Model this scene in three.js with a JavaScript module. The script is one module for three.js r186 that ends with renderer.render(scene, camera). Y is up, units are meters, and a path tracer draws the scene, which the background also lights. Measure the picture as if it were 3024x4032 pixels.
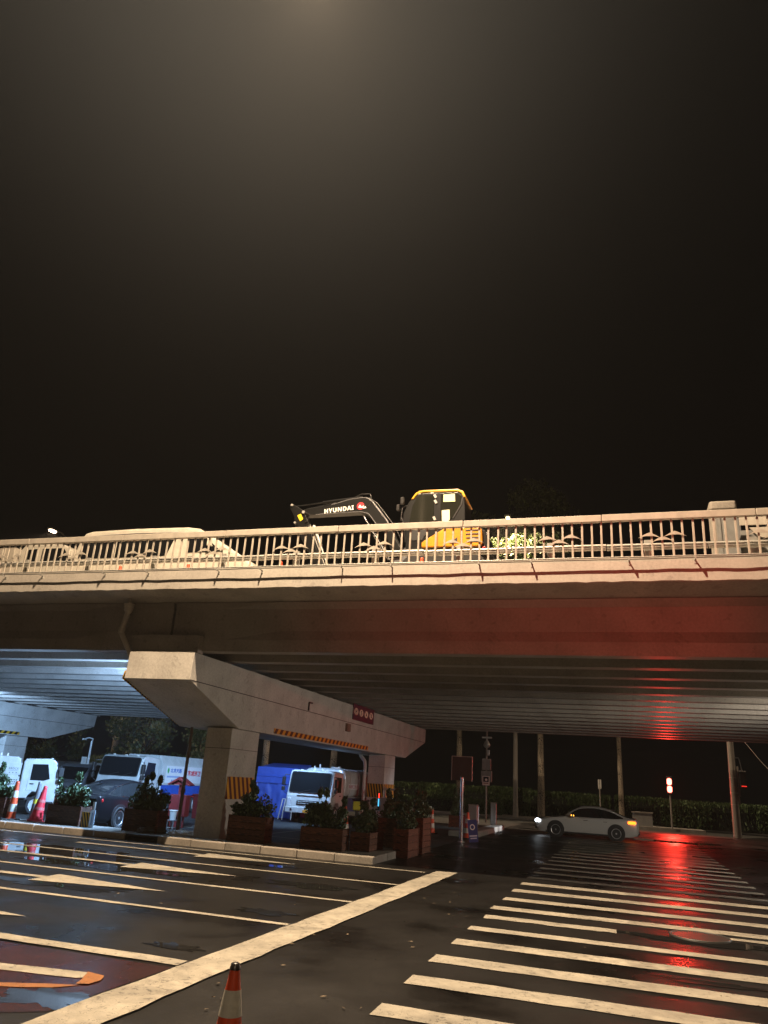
import * as THREE from 'three';
import { mergeGeometries } from 'three/addons/utils/BufferGeometryUtils.js';
import { RoundedBoxGeometry } from 'three/addons/geometries/RoundedBoxGeometry.js';
import { TextGeometry } from 'three/addons/geometries/TextGeometry.js';
import { FontLoader } from 'three/addons/loaders/FontLoader.js';
import { createNoise2D } from 'simplex-noise';

// ---------------------------------------------------------------- camera, sky, exposure, haze
const scene = new THREE.Scene();
const camera = new THREE.PerspectiveCamera(69.41, 768 / 1024, 0.1, 1200);
camera.position.set(0, 2, 0);
camera.up.set(0.0449, 0.9382, 0.3433);
camera.lookAt(-0.29177, 2 + 0.34096, -0.89365);
const renderer = new THREE.WebGLRenderer({ antialias: true });
renderer.setSize(768, 1024);
renderer.toneMapping = THREE.LinearToneMapping;
renderer.toneMappingExposure = 1.0;
renderer.shadowMap.enabled = true;

const R0 = Math.PI / 180;
// a dim overcast night sky, with the glow round the near street lamp painted in
{
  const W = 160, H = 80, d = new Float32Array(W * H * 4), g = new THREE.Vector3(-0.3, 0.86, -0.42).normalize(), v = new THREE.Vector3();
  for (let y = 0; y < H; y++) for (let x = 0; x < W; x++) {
    // lamp haze painted as a soft bright patch, plus a gentle brightening overhead
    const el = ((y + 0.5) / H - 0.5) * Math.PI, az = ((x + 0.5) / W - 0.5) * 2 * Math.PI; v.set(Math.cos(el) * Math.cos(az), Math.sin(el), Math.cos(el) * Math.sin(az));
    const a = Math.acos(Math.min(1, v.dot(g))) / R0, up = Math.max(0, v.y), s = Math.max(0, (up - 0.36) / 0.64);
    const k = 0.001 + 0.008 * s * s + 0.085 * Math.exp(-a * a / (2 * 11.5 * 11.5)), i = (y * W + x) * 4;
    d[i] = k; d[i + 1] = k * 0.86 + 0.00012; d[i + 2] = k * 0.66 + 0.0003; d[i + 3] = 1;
  }
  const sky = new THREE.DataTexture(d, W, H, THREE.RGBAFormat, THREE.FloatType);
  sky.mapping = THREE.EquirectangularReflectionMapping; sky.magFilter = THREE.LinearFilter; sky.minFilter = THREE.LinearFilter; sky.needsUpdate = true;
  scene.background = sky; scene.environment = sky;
}
const faintDirectional = new THREE.DirectionalLight(new THREE.Color().setRGB(0.8, 0.85, 1), 0.012);  // added very faint directional light
faintDirectional.position.set(-30, 60, 20); faintDirectional.castShadow = true; faintDirectional.shadow.radius = 20; scene.add(faintDirectional);
scene.fog = new THREE.FogExp2(new THREE.Color().setRGB(0.9, 0.88, 0.85), 0.00022);

const WARM = new THREE.Color().setRGB(1, 0.9, 0.76);
const SODIUM = new THREE.Color().setRGB(1, 0.74, 0.49);
const COOL = new THREE.Color().setRGB(0.34, 0.59, 1);
const RED = new THREE.Color().setRGB(1, 0.035, 0.02);

// ---------------------------------------------------------------- helpers
let seed = 7;
const rnd = () => { seed = (seed * 1664525 + 1013904223) >>> 0; return seed / 4294967296; };
const rr = (a, b) => a + (b - a) * rnd();
const n2 = createNoise2D(rnd);
const fbm = (x, y, o = 4) => { let s = 0, a = 0.5; for (let i = 0; i < o; i++) { s += a * n2(x, y); x *= 2.03; y *= 2.03; a *= 0.5; } return s; };
const V3 = (x, y, z) => new THREE.Vector3(x, y, z);
const R = Math.PI / 180;

const taken = {};
function numbered(n) { const k = taken[n] = (taken[n] ?? -1) + 1; return k ? `${n}_${String(k).padStart(3, '0')}` : n; }
function tag(o, label, category, group) { o.userData.label = label; o.userData.category = category; if (group) o.userData.group = group; return o; }
function thing(name, label, category, p = [0, 0, 0], turn = 0, group) {
  const o = new THREE.Group(); o.name = numbered(name); o.position.set(...p); o.rotation.y = turn; scene.add(o);
  return tag(o, label, category, group);
}
function struct(name, parent) { const o = new THREE.Group(); o.name = numbered(name); o.userData.kind = 'structure'; scene.add(o); return o; }
function prep(g) {
  const q = g.index ? g.toNonIndexed() : g;
  for (const k of Object.keys(q.attributes)) if (!['position', 'normal', 'uv'].includes(k)) q.deleteAttribute(k);
  if (!q.attributes.uv) q.setAttribute('uv', new THREE.BufferAttribute(new Float32Array(q.attributes.position.count * 2), 2));
  return q;
}
const merge = gs => Array.isArray(gs) ? (gs.length > 1 ? mergeGeometries(gs.map(prep)) : gs[0]) : gs;
// texture coordinates in metres from the dominant axis of each face
function tuv(g, ox = 0, oy = 0) {
  g = prep(g); const p = g.attributes.position, n = g.attributes.normal, u = g.attributes.uv;
  for (let i = 0; i < p.count; i++) {
    const a = Math.abs(n.getX(i)), b = Math.abs(n.getY(i)), c = Math.abs(n.getZ(i));
    if (b >= a && b >= c) u.setXY(i, p.getX(i) + ox, p.getZ(i) + oy); else if (a >= c) u.setXY(i, p.getZ(i) + ox, p.getY(i) + oy); else u.setXY(i, p.getX(i) + ox, p.getY(i) + oy);
  }
  return g;
}
function part(name, geo, mat, parent, label) {
  const m = new THREE.Mesh(merge(geo), mat); m.name = name; m.castShadow = m.receiveShadow = true;
  if (label) m.userData.label = label; parent.add(m); return m;
}
const parts = (name, geos, mat, parent, label) => geos.map(g => part(name, g, mat, parent, label));
function solo(name, geo, mat, label, category, p = [0, 0, 0], turn = 0, group) {
  const m = new THREE.Mesh(merge(geo), mat); m.name = numbered(name); m.castShadow = m.receiveShadow = true; m.position.set(...p); m.rotation.y = turn; scene.add(m);
  return tag(m, label, category, group);
}
const move = (g, x = 0, y = 0, z = 0, rx = 0, ry = 0, rz = 0) => { if (rx) g.rotateX(rx); if (ry) g.rotateY(ry); if (rz) g.rotateZ(rz); return g.translate(x, y, z); };
const box = (w, h, d, x = 0, y = 0, z = 0, rx = 0, ry = 0, rz = 0) => move(tuv(new THREE.BoxGeometry(w, h, d)), x, y, z, rx, ry, rz);
const rbox = (w, h, d, r, x = 0, y = 0, z = 0, rx = 0, ry = 0, rz = 0) => move(tuv(new RoundedBoxGeometry(w, h, d, 2, r)), x, y, z, rx, ry, rz);
const cyl = (r0, r1, h, x = 0, y = 0, z = 0, rx = 0, ry = 0, rz = 0, n = 16) => move(new THREE.CylinderGeometry(r1, r0, h, n), x, y, z, rx, ry, rz);
const ball = (r, x, y, z, n = 14) => move(new THREE.SphereGeometry(r, n, n), x, y, z);
const tube = (pts, r, n = 8, seg = 0) => new THREE.TubeGeometry(new THREE.CatmullRomCurve3(pts.map(p => V3(...p)), false, 'catmullrom', 0.1), seg || pts.length * 8, r, n);
function bar(a, b, r, n = 10, r1 = r) { const A = V3(...a), B = V3(...b), d = B.clone().sub(A), g = new THREE.CylinderGeometry(r1, r, d.length(), n); g.applyQuaternion(new THREE.Quaternion().setFromUnitVectors(V3(0, 1, 0), d.normalize())); return g.translate((A.x + B.x) / 2, (A.y + B.y) / 2, (A.z + B.z) / 2); }
function beam(a, b, w, h) { const A = V3(...a), B = V3(...b), d = B.clone().sub(A), g = new THREE.BoxGeometry(w, d.length(), h); g.applyQuaternion(new THREE.Quaternion().setFromUnitVectors(V3(0, 1, 0), d.normalize())); return tuv(g).translate((A.x + B.x) / 2, (A.y + B.y) / 2, (A.z + B.z) / 2); }
const shapeOf = pts => new THREE.Shape(pts.map(p => new THREE.Vector2(p[0], p[1])));
// outline in x, y; thickness along z, centred
function exZ(pts, t, bevel = 0, x = 0, y = 0, z = 0) {
  const g = new THREE.ExtrudeGeometry(Array.isArray(pts) ? shapeOf(pts) : pts, { depth: Math.max(0.001, t - 2 * bevel), bevelEnabled: bevel > 0, bevelSize: bevel, bevelThickness: bevel, bevelOffset: -bevel, bevelSegments: 3, curveSegments: 10 });
  return tuv(g.translate(0, 0, -t / 2 + bevel)).translate(x, y, z);
}
// outline in z, y; thickness along x, centred
function exX(pts, t, bevel = 0, x = 0, y = 0, z = 0) {
  const g = new THREE.ExtrudeGeometry(shapeOf(pts.map(p => [-p[0], p[1]])), { depth: Math.max(0.001, t - 2 * bevel), bevelEnabled: bevel > 0, bevelSize: bevel, bevelThickness: bevel, bevelOffset: -bevel, bevelSegments: 3 });
  return tuv(g.translate(0, 0, -t / 2 + bevel).rotateY(Math.PI / 2)).translate(x, y, z);
}
function rrect(w, h, r) { const s = new THREE.Shape(), a = w / 2, b = h / 2; s.moveTo(-a + r, -b); s.lineTo(a - r, -b); s.quadraticCurveTo(a, -b, a, -b + r); s.lineTo(a, b - r); s.quadraticCurveTo(a, b, a - r, b); s.lineTo(-a + r, b); s.quadraticCurveTo(-a, b, -a, b - r); s.lineTo(-a, -b + r); s.quadraticCurveTo(-a, -b, -a + r, -b); return s; }
const lathe = (pts, n = 24) => new THREE.LatheGeometry(pts.map(p => new THREE.Vector2(p[0], p[1])), n);
// a flat sheet on the ground from an outline in x, z
function sheet(pts, y) { const g = new THREE.ShapeGeometry(shapeOf(pts.map(p => [p[0], -p[1]]))); g.rotateX(-Math.PI / 2); g.translate(0, y, 0); return tuv(g); }
// a painted bar with slightly ragged edges
function ragged(pts, y, j = 0.012, step = 0.35) {
  const out = [];
  pts.forEach((a, i) => { const b = pts[(i + 1) % pts.length], L = Math.hypot(b[0] - a[0], b[1] - a[1]), n = Math.max(1, Math.round(L / step)); for (let k = 0; k < n; k++) { const t = k / n; out.push([a[0] + (b[0] - a[0]) * t + rr(-j, j), a[1] + (b[1] - a[1]) * t + rr(-j, j)]); } });
  return sheet(out, y);
}
const rect = (x0, x1, z0, z1) => [[x0, z0], [x1, z0], [x1, z1], [x0, z1]];

// ---------------------------------------------------------------- procedural textures
function tex(n, f, srgb, rep = 1) {
  const d = new Uint8Array(n * n * 4);
  for (let y = 0; y < n; y++) for (let x = 0; x < n; x++) { const c = f(x / n, y / n, x, y), i = (y * n + x) * 4; if (Array.isArray(c)) { d[i] = c[0]; d[i + 1] = c[1]; d[i + 2] = c[2]; } else d[i] = d[i + 1] = d[i + 2] = c; d[i + 3] = 255; }
  const t = new THREE.DataTexture(d, n, n); t.wrapS = t.wrapT = THREE.RepeatWrapping; t.magFilter = THREE.LinearFilter; t.minFilter = THREE.LinearMipmapLinearFilter; t.generateMipmaps = true;
  if (srgb) t.colorSpace = THREE.SRGBColorSpace; t.repeat.set(rep, rep); t.needsUpdate = true; return t;
}
const cl = v => Math.max(0, Math.min(255, v));
// tileable noise: fade between two shifted copies
const tn = (u, v, s, o = 4) => { const a = fbm(u * s, v * s, o), b = fbm((u - 1) * s, v * s, o), c = fbm(u * s, (v - 1) * s, o), e = fbm((u - 1) * s, (v - 1) * s, o); return (a * (1 - u) + b * u) * (1 - v) + (c * (1 - u) + e * u) * v; };
const grain = Array.from({ length: 340 * 340 }, () => rnd());
const gr = (x, y) => grain[(Math.floor(x / 3.02 + 0.4 * Math.sin(y * 0.9)) % 340 + 340) % 340 * 340 + Math.floor(y / 3.02) % 340];
const asphaltC = tex(1024, (u, v, x, y) => { const g = gr(x, y); const k = 92 + 40 * tn(u, v, 6) + (g > 0.93 ? 130 : g < 0.3 ? -30 : (g - 0.5) * 40) + rr(-10, 10); return [cl(k * 1.02), cl(k), cl(k * 0.96)]; }, true, 1 / 3.1);
const asphaltB = tex(1024, (u, v, x, y) => cl(128 + 150 * (gr(x, y) - 0.5) + 12 * rr(-1, 1)), false, 1 / 3.1);
const wetR = tex(1024, (u, v) => { const w = tn(u, v, 7, 5); return cl(150 - 210 * Math.max(0, w - 0.02) + 60 * Math.max(0, -w)); }, false, 1 / 21);
const concC = tex(1024, (u, v) => { const st = tn(u * 1.0, v * 0.12, 26, 3), k = 206 + 26 * tn(u, v, 3, 5) + 18 * tn(u, v, 40, 2) + rr(-8, 8) - (tn(u, v, 9, 4) > 0.3 ? 15 : 0) - 18 * Math.max(0, st - 0.12) - (tn(u, v + 0.4, 50, 2) > 0.55 ? 18 : 0); return [cl(k), cl(k * 0.985), cl(k * 0.96)]; }, true, 1 / 4.3);
const concB = tex(512, (u, v) => cl(128 + 60 * tn(u, v, 30, 4) + rr(-14, 14)), false, 1 / 2.7);
const paintC = tex(1024, (u, v) => { const c = Math.abs(tn(u, v, 9, 4)); const b = tn(u, v, 3, 4), k = 205 + 55 * b + 40 * tn(u, v, 14, 5) + rr(-16, 16) - (c < 0.005 ? 130 : 0) - (tn(u + 0.3, v, 26, 4) > 0.4 + 0.3 * b ? 60 : 0); return [cl(k), cl(k * 0.97), cl(k * 0.9)]; }, true, 1 / 3.7);
const woodC = tex(512, (u, v) => { const k = 185 + 40 * tn(u, v * 14, 3, 4) + rr(-18, 18); return [cl(k), cl(k * 0.96), cl(k * 0.92)]; }, true, 1 / 0.9);
const barkC = tex(256, (u, v) => { const k = 190 + 55 * tn(u * 3, v, 5, 4) - (tn(u, v * 2, 8, 3) > 0.22 ? 140 : 0) + rr(-15, 15); return [cl(k), cl(k * 0.95), cl(k * 0.88)]; }, true, 1);
const dirtC = tex(512, (u, v) => { const k = 226 + 26 * tn(u, v, 5, 5) + rr(-5, 5); return [cl(k), cl(k), cl(k * 0.98)]; }, true, 1 / 2.3);

const S = (r, g, b, roughness = 0.7, o = {}) => new THREE.MeshStandardMaterial({ color: new THREE.Color().setRGB(r, g, b), roughness, ...o });
const P = (r, g, b, roughness = 0.7, o = {}) => new THREE.MeshPhysicalMaterial({ color: new THREE.Color().setRGB(r, g, b), roughness, ...o });
const glow = (c, k, base = 0.05) => new THREE.MeshStandardMaterial({ color: new THREE.Color().setRGB(base, base, base), emissive: c, emissiveIntensity: k, roughness: 0.5 });
const M = {
  asphalt: P(0.02, 0.0195, 0.019, 0.72, { map: asphaltC, bumpMap: asphaltB, bumpScale: 0.0011, roughnessMap: wetR, specularIntensity: 0.8 }),
  lot: S(0.13, 0.128, 0.125, 0.75, { map: asphaltC, bumpMap: asphaltB, bumpScale: 0.0015 }),
  busred: S(0.16, 0.034, 0.022, 0.55, { map: asphaltC, bumpMap: asphaltB, bumpScale: 0.001, roughnessMap: wetR }),
  water: P(0.012, 0.012, 0.012, 0.03, { ior: 1.33 }),
  line: S(0.38, 0.375, 0.355, 0.65, { map: paintC, bumpMap: asphaltB, bumpScale: 0.0012 }),
  yellowline: S(0.3, 0.12, 0.03, 0.6, { map: paintC }),
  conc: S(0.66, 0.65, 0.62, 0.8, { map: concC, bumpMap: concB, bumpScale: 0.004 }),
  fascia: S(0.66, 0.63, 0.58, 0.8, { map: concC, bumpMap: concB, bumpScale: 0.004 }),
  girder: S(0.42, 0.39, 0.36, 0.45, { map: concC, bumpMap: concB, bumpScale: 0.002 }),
  kerb: S(0.4, 0.37, 0.33, 0.8, { map: concC, bumpMap: concB, bumpScale: 0.006 }),
  kerb2: S(0.34, 0.32, 0.29, 0.8, { map: concC, bumpMap: concB, bumpScale: 0.006 }),
  rail: S(0.54, 0.49, 0.43, 0.55, { map: dirtC }),
  galv: S(0.5, 0.49, 0.47, 0.45, { metalness: 0.35, map: dirtC }),
  dark: S(0.015, 0.015, 0.016, 0.5), black: S(0.02, 0.02, 0.02, 0.35), rubber: S(0.022, 0.022, 0.022, 0.85),
  white: P(0.6, 0.61, 0.61, 0.35, { clearcoat: 0.6, clearcoatRoughness: 0.15, map: dirtC }),
  cream: P(0.72, 0.68, 0.6, 0.35, { clearcoat: 0.6, clearcoatRoughness: 0.15, map: dirtC }),
  blue: P(0.03, 0.1, 0.5, 0.35, { clearcoat: 0.5, map: dirtC }),
  purple: P(0.07, 0.06, 0.14, 0.4, { clearcoat: 0.4, map: dirtC }),
  glass: P(0.008, 0.009, 0.01, 0.05, { specularIntensity: 0.45 }),
  carglass: P(0.012, 0.013, 0.014, 0.04, { clearcoat: 1, clearcoatRoughness: 0.02 }),
  blackcar: P(0.006, 0.0065, 0.008, 0.3, { clearcoat: 0.7, clearcoatRoughness: 0.03, specularIntensity: 0.3 }),
  whitecar: P(0.45, 0.44, 0.42, 0.3, { clearcoat: 1, clearcoatRoughness: 0.06 }),
  chrome: S(0.75, 0.75, 0.76, 0.18, { metalness: 1 }), alloy: S(0.6, 0.61, 0.63, 0.3, { metalness: 0.8 }),
  grey: S(0.12, 0.12, 0.125, 0.5), midgrey: S(0.25, 0.25, 0.25, 0.5, { map: dirtC }),
  orange: P(0.8, 0.34, 0.02, 0.35, { clearcoat: 0.5, map: dirtC }), excyellow: P(0.78, 0.44, 0.03, 0.35, { clearcoat: 0.5, map: dirtC }),
  exgrey: P(0.007, 0.0072, 0.0072, 0.3, { clearcoat: 0.5, clearcoatRoughness: 0.2 }),
  cone: S(0.8, 0.085, 0.02, 0.5, { map: dirtC }), reflect: S(0.7, 0.68, 0.62, 0.4, { map: dirtC }),
  terracotta: S(0.2, 0.075, 0.04, 0.75, { map: woodC }), terracotta2: S(0.17, 0.062, 0.034, 0.75, { map: woodC }), soil: S(0.03, 0.02, 0.013, 0.95),
  brownwood: S(0.1, 0.052, 0.032, 0.7, { map: woodC }),
  leaf: P(0.055, 0.095, 0.04, 0.42, { side: THREE.DoubleSide, transmission: 0.25, thickness: 0 }),
  leaf2: P(0.08, 0.11, 0.03, 0.5, { side: THREE.DoubleSide, transmission: 0.35, thickness: 0 }),
  hedge: S(0.05, 0.085, 0.025, 0.6, { side: THREE.DoubleSide }),
  bark: S(0.44, 0.41, 0.36, 0.9, { map: barkC }), darkbark: S(0.07, 0.055, 0.042, 0.9, { map: barkC }),
  red: P(0.13, 0.009, 0.01, 0.5, { map: dirtC }), tail: P(0.4, 0.01, 0.01, 0.2, { clearcoat: 1 }),
  tarp: P(0.05, 0.1, 0.46, 0.42, { map: dirtC, clearcoat: 0.3, side: THREE.DoubleSide }),
  paper: S(0.72, 0.74, 0.5, 0.8), pole: S(0.36, 0.33, 0.3, 0.6, { map: dirtC }), brownpole: S(0.17, 0.13, 0.1, 0.6, { map: dirtC }),
};
function canvasMat(w, h, draw, o = {}) {
  const c = document.createElement('canvas'); c.width = w; c.height = h; draw(c.getContext('2d'), w, h);
  const t = new THREE.CanvasTexture(c); t.colorSpace = THREE.SRGBColorSpace; t.anisotropy = 4; return new THREE.MeshStandardMaterial({ map: t, roughness: 0.5, ...o });
}
const font = await new FontLoader().loadAsync('fonts/droid/droid_sans_bold.typeface.json');
function text(s, size, depth) { const g = new TextGeometry(s, { font, size, depth, curveSegments: 4, bevelEnabled: false }); return g; }
// thin tape or panel that carries hazard stripes: flat print on a real plate
function stripes(ctx, w, h, n, lean) { ctx.fillStyle = '#b98d1c'; ctx.fillRect(0, 0, w, h); ctx.fillStyle = '#17130d'; const p = w / n; for (let i = -4; i < n + 4; i++) { ctx.beginPath(); ctx.moveTo(i * p, h); ctx.lineTo(i * p + p / 2, h); ctx.lineTo(i * p + p / 2 + lean, 0); ctx.lineTo(i * p + lean, 0); ctx.fill(); } }
// ================================================================ GROUND AND ROAD
const ground = struct('ground');
part('ground_sheet', move(tuv(new THREE.PlaneGeometry(700, 700).rotateX(-Math.PI / 2)), 0, -0.03, -120), S(0.03, 0.03, 0.026, 0.95), ground);

const road = struct('road');
{
  // asphalt in front of, under and beyond the bridge
  part('asphalt', [sheet(rect(-70, 60, 12, -19.62), 0), sheet(rect(-6.1, 60, -19.62, -51.8), 0), sheet([[6, -51.8], [60, -51.8], [60, -140], [14, -140], [10, -60]], 0)], M.asphalt, road);
  const bus = part('bus_lane_surface', sheet([[-70, -8.1], [-4.66, -8.02], [-4.72, -6.2], [-5.6, -5.6], [-70, -5.3]], 0.004), M.busred, road, 'dull red bus lane surfacing');
  for (const [z, w] of [[-18.98, 0.13], [-16.3, 0.13], [-13.52, 0.13], [-10.97, 0.14]]) {
    const end = z < -18 ? -4.6 : -4.5 - (z + 16.3) * 0.02;
    part('lane_line', ragged(rect(-60, end, z - w / 2, z + w / 2), 0.009, 0.012, 0.5), M.line, road);
  }
  part('lane_line', ragged(rect(-60, -4.64, -8.34, -8.1), 0.013, 0.015, 0.5), M.line, road, 'wide worn line beside the red lane');
  part('stop_line', ragged([[-4.69, -3], [-4.62, -8], [-4.52, -13], [-4.42, -19.4], [-3.9, -19.5], [-3.98, -14.5], [-4.0, -12.3], [-4.1, -9], [-4.13, -3]], 0.017, 0.018, 0.4), M.line, road);
  for (const [z, x0] of [[-17.95, -13.7], [-15.02, -15.5], [-12.38, -15], [-9.3, -15]]) {
    part('lane_arrow', ragged([[x0, z - 0.1], [-10.02, z - 0.1], [-10.06, z - 0.45], [-7.5 - (z > -10 ? 0.2 : 0), z], [-9.98, z + 0.48], [-10.0, z + 0.1], [x0, z + 0.1]], 0.013, 0.01, 0.4), M.line, road);
  }
  part('lane_lettering', ragged([[-8.5, -7.12], [-6.2, -7.24], [-5.24, -7.4], [-5.02, -7.3], [-5.2, -7.16], [-6.2, -7.0], [-8.5, -6.85]], 0.009, 0.01, 0.2), M.line, road, 'pale worn stroke of lane lettering');
  part('lane_lettering', ragged([[-5.24, -7.4], [-5.02, -7.36], [-4.94, -7.2], [-4.95, -7.04], [-5.06, -6.98], [-5.12, -7.15]], 0.013, 0.005, 0.1), M.yellowline, road, 'orange end of the lettering stroke');
  part('lane_lettering', ragged([[-5.0, -6.98], [-5.15, -6.78], [-6.6, -6.05], [-6.7, -6.18], [-5.3, -6.85]], 0.009, 0.008, 0.15), M.yellowline, road, 'orange lower lettering stroke');
  const bars = [[-5.0, -5.4], [-6.25, -6.65], [-7.5, -7.9], [-8.74, -9.16], [-9.89, -10.31], [-11.09, -11.48], [-12.28, -12.6], [-13.48, -13.8], [-14.5, -14.9], [-15.78, -16.2], [-17.15, -17.6], [-18.5, -18.97]];
  for (let z = -19.9; z > -39.5; z -= 1.32) bars.push([z, z - 0.42]);
  for (const [a, b] of bars) {
    if (a === -13.48) { part('crossing_stripe', ragged(rect(-2.27, -0.19, a + 0.02, b), 0.009, 0.03, 0.15), M.line, road, 'broken off crossing stripe'); part('crossing_stripe', ragged(rect(1.36, 3.1, a - 0.55, b - 0.45), 0.009, 0.02, 0.3), M.line, road); continue; }
    part('crossing_stripe', ragged(rect(-2.3 + rr(-0.03, 0.03), 3.1, a, b), 0.009, 0.014, 0.3), M.line, road);
  }
  // standing water
  const pool = (x, z, a, b, s) => { const pts = []; for (let i = 0; i < 72; i++) { const t = i / 72 * Math.PI * 2, k = 1 + 0.42 * n2(Math.cos(t) * 1.4 + s, Math.sin(t) * 1.4) + 0.15 * n2(Math.cos(t) * 5 + s, Math.sin(t) * 5 + 9); pts.push([x + a * k * Math.cos(t), z + b * k * Math.sin(t)]); } return sheet(pts, 0.006); };
  for (const p of [[-12.6, -15.9, 2.6, 0.95, 1], [-10.3, -14.4, 1.7, 0.4, 4], [-9.4, -11.9, 1.3, 0.35, 8], [-5.9, -14.9, 0.8, 0.35, 12], [-5.3, -11.7, 0.5, 0.2, 15], [1.0, -13.55, 1.1, 0.28, 21], [-5.0, -6.5, 0.5, 0.25, 27], [-5.15, -8.9, 0.32, 0.16, 30], [-14.5, -13.2, 1.8, 0.4, 33], [-8.2, -17.3, 0.9, 0.18, 37], [0.9, -10.7, 0.6, 0.12, 41], [1.9, -42.6, 1.9, 0.85, 44], [-3.1, -41.2, 0.8, 0.3, 47]])
    part('puddle', pool(...p), M.water, road);
  // drain cover in the crossing
  const mh = part('manhole_cover', cyl(0.42, 0.42, 0.012, 1.05, 0.008, -14.05, 0, 0, 0, 32), S(0.05, 0.048, 0.045, 0.4, { metalness: 0.6 }), road);
  part('manhole_ring', move(new THREE.TorusGeometry(0.44, 0.018, 6, 40), 1.05, 0.004, -14.05, Math.PI / 2), S(0.06, 0.058, 0.055, 0.5, { metalness: 0.5 }), mh);
}

// raised parking island under the bridge
const island = struct('parking_island');
part('paving', sheet(rect(-70, -6.15, -21.2, -47), 0.012), M.lot, island);
part('kerb_strip', [box(60, 0.16, 1.32, -36.42, 0.075, -20.57), box(0.9, 0.16, 3.7, -6.87, 0.075, -23.1)], M.kerb2, island);
{
  // kerb stones with open joints
  const L = 1.05; let i = 0;
  for (let x = -6.1 - L / 2; x > -26; x -= L, i++) {
    if (i === 6) { part('drain_slot', [box(L - 0.03, 0.05, 0.28, x, 0.03, -19.76), box(L - 0.03, 0.04, 0.28, x, 0.14, -19.76), box(0.1, 0.08, 0.28, x - L / 2 + 0.06, 0.085, -19.76), box(0.1, 0.08, 0.28, x + L / 2 - 0.06, 0.085, -19.76), box(L - 0.04, 0.08, 0.02, x, 0.085, -19.88)], M.dark, island, 'dark cast iron gully slot in the kerb'); continue; }
    const w = L - 0.022; part('kerb_stone', move(tuv(new RoundedBoxGeometry(w, 0.24, 0.3, 2, 0.025), i * 1.7), x + rr(-0.004, 0.004), 0.055 + rr(-0.006, 0.006), -19.76 + rr(-0.008, 0.008), 0, rr(-0.006, 0.006)), i % 3 ? M.kerb : M.kerb2, island);
  }
  for (let z = -20.45; z > -25; z -= L) part('kerb_stone', move(tuv(new RoundedBoxGeometry(0.3, 0.24, L - 0.022, 2, 0.025), z), -6.27, 0.055 + rr(-0.006, 0.006), z, 0, rr(-0.006, 0.006)), M.kerb2, island);
  part('corner_kerb_stone', cyl(0.16, 0.15, 0.24, -6.27, 0.052, -19.77, 0, 0, 0, 20), M.kerb, island);
  // painted bay lines
  for (const x of [-8.8, -11.9, -15.2, -18.5, -22, -25]) part('bay_line', ragged(rect(x - 0.06, x + 0.06, -23.5, -29), 0.018, 0.008), M.line, island);
  part('bay_line', ragged([[-15.5, -25.6], [-9.5, -24.6], [-9.5, -24.48], [-15.5, -25.48]], 0.022, 0.008), M.line, island);
}
// far pavement and verge across the side road
const farside = struct('far_pavement');
part('paving', [box(60, 0.14, 90, -36.3, 0.06, -101.9 - 0.0), box(11.5, 0.14, 60, -0.6, 0.06, -87.2)], M.kerb2, farside);
{
  let i = 0;
  for (let x = -5.6; x < 5; x += 1.02, i++) part('kerb_stone', rbox(1.0, 0.22, 0.22, 0.02, x, 0.06, -57.05), M.kerb2, farside);
}
const median = struct('entrance_median');
part('kerb_block', [rbox(0.55, 0.24, 8.4, 0.03, -6.2, 0.1, -37.2), rbox(1.0, 0.24, 0.5, 0.03, -6.55, 0.1, -33.2)], M.kerb2, median);

// ================================================================ THE OVERPASS
const bridge = thing('overpass_bridge', 'long concrete road overpass on rows of girders crossing the whole picture', 'bridge');
const X0 = -60, X1 = 36;
const deckGeo = (pts, L, n) => { const g = new THREE.ExtrudeGeometry(shapeOf(pts.map(p => [-p[0], p[1]])), { depth: L, steps: n, bevelEnabled: false }); g.translate(0, 0, -L / 2).rotateY(Math.PI / 2); const p = g.attributes.position; for (let i = 0; i < p.count; i++) { const x = p.getX(i), y = p.getY(i), z = p.getZ(i); if (z > -17.2 && y < 6.6) p.setY(i, y + 0.012 * n2(x * 2.1, 3) + 0.01 * n2(x * 9, 7)); if (z > -17.11) p.setZ(i, z + 0.008 * n2(x * 0.8, y * 3)); } return tuv(g); };
part('deck', deckGeo([[-17.1, 6.57], [-17.16, 6.545], [-18.32, 6.4], [-44.5, 6.4], [-45.8, 6.57], [-45.8, 7.13], [-45.45, 7.13], [-45.45, 6.98], [-17.42, 6.98], [-17.42, 7.13], [-17.1, 7.13]], X1 - X0, 480).translate((X0 + X1) / 2, 0, 0), M.fascia, bridge);
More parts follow.
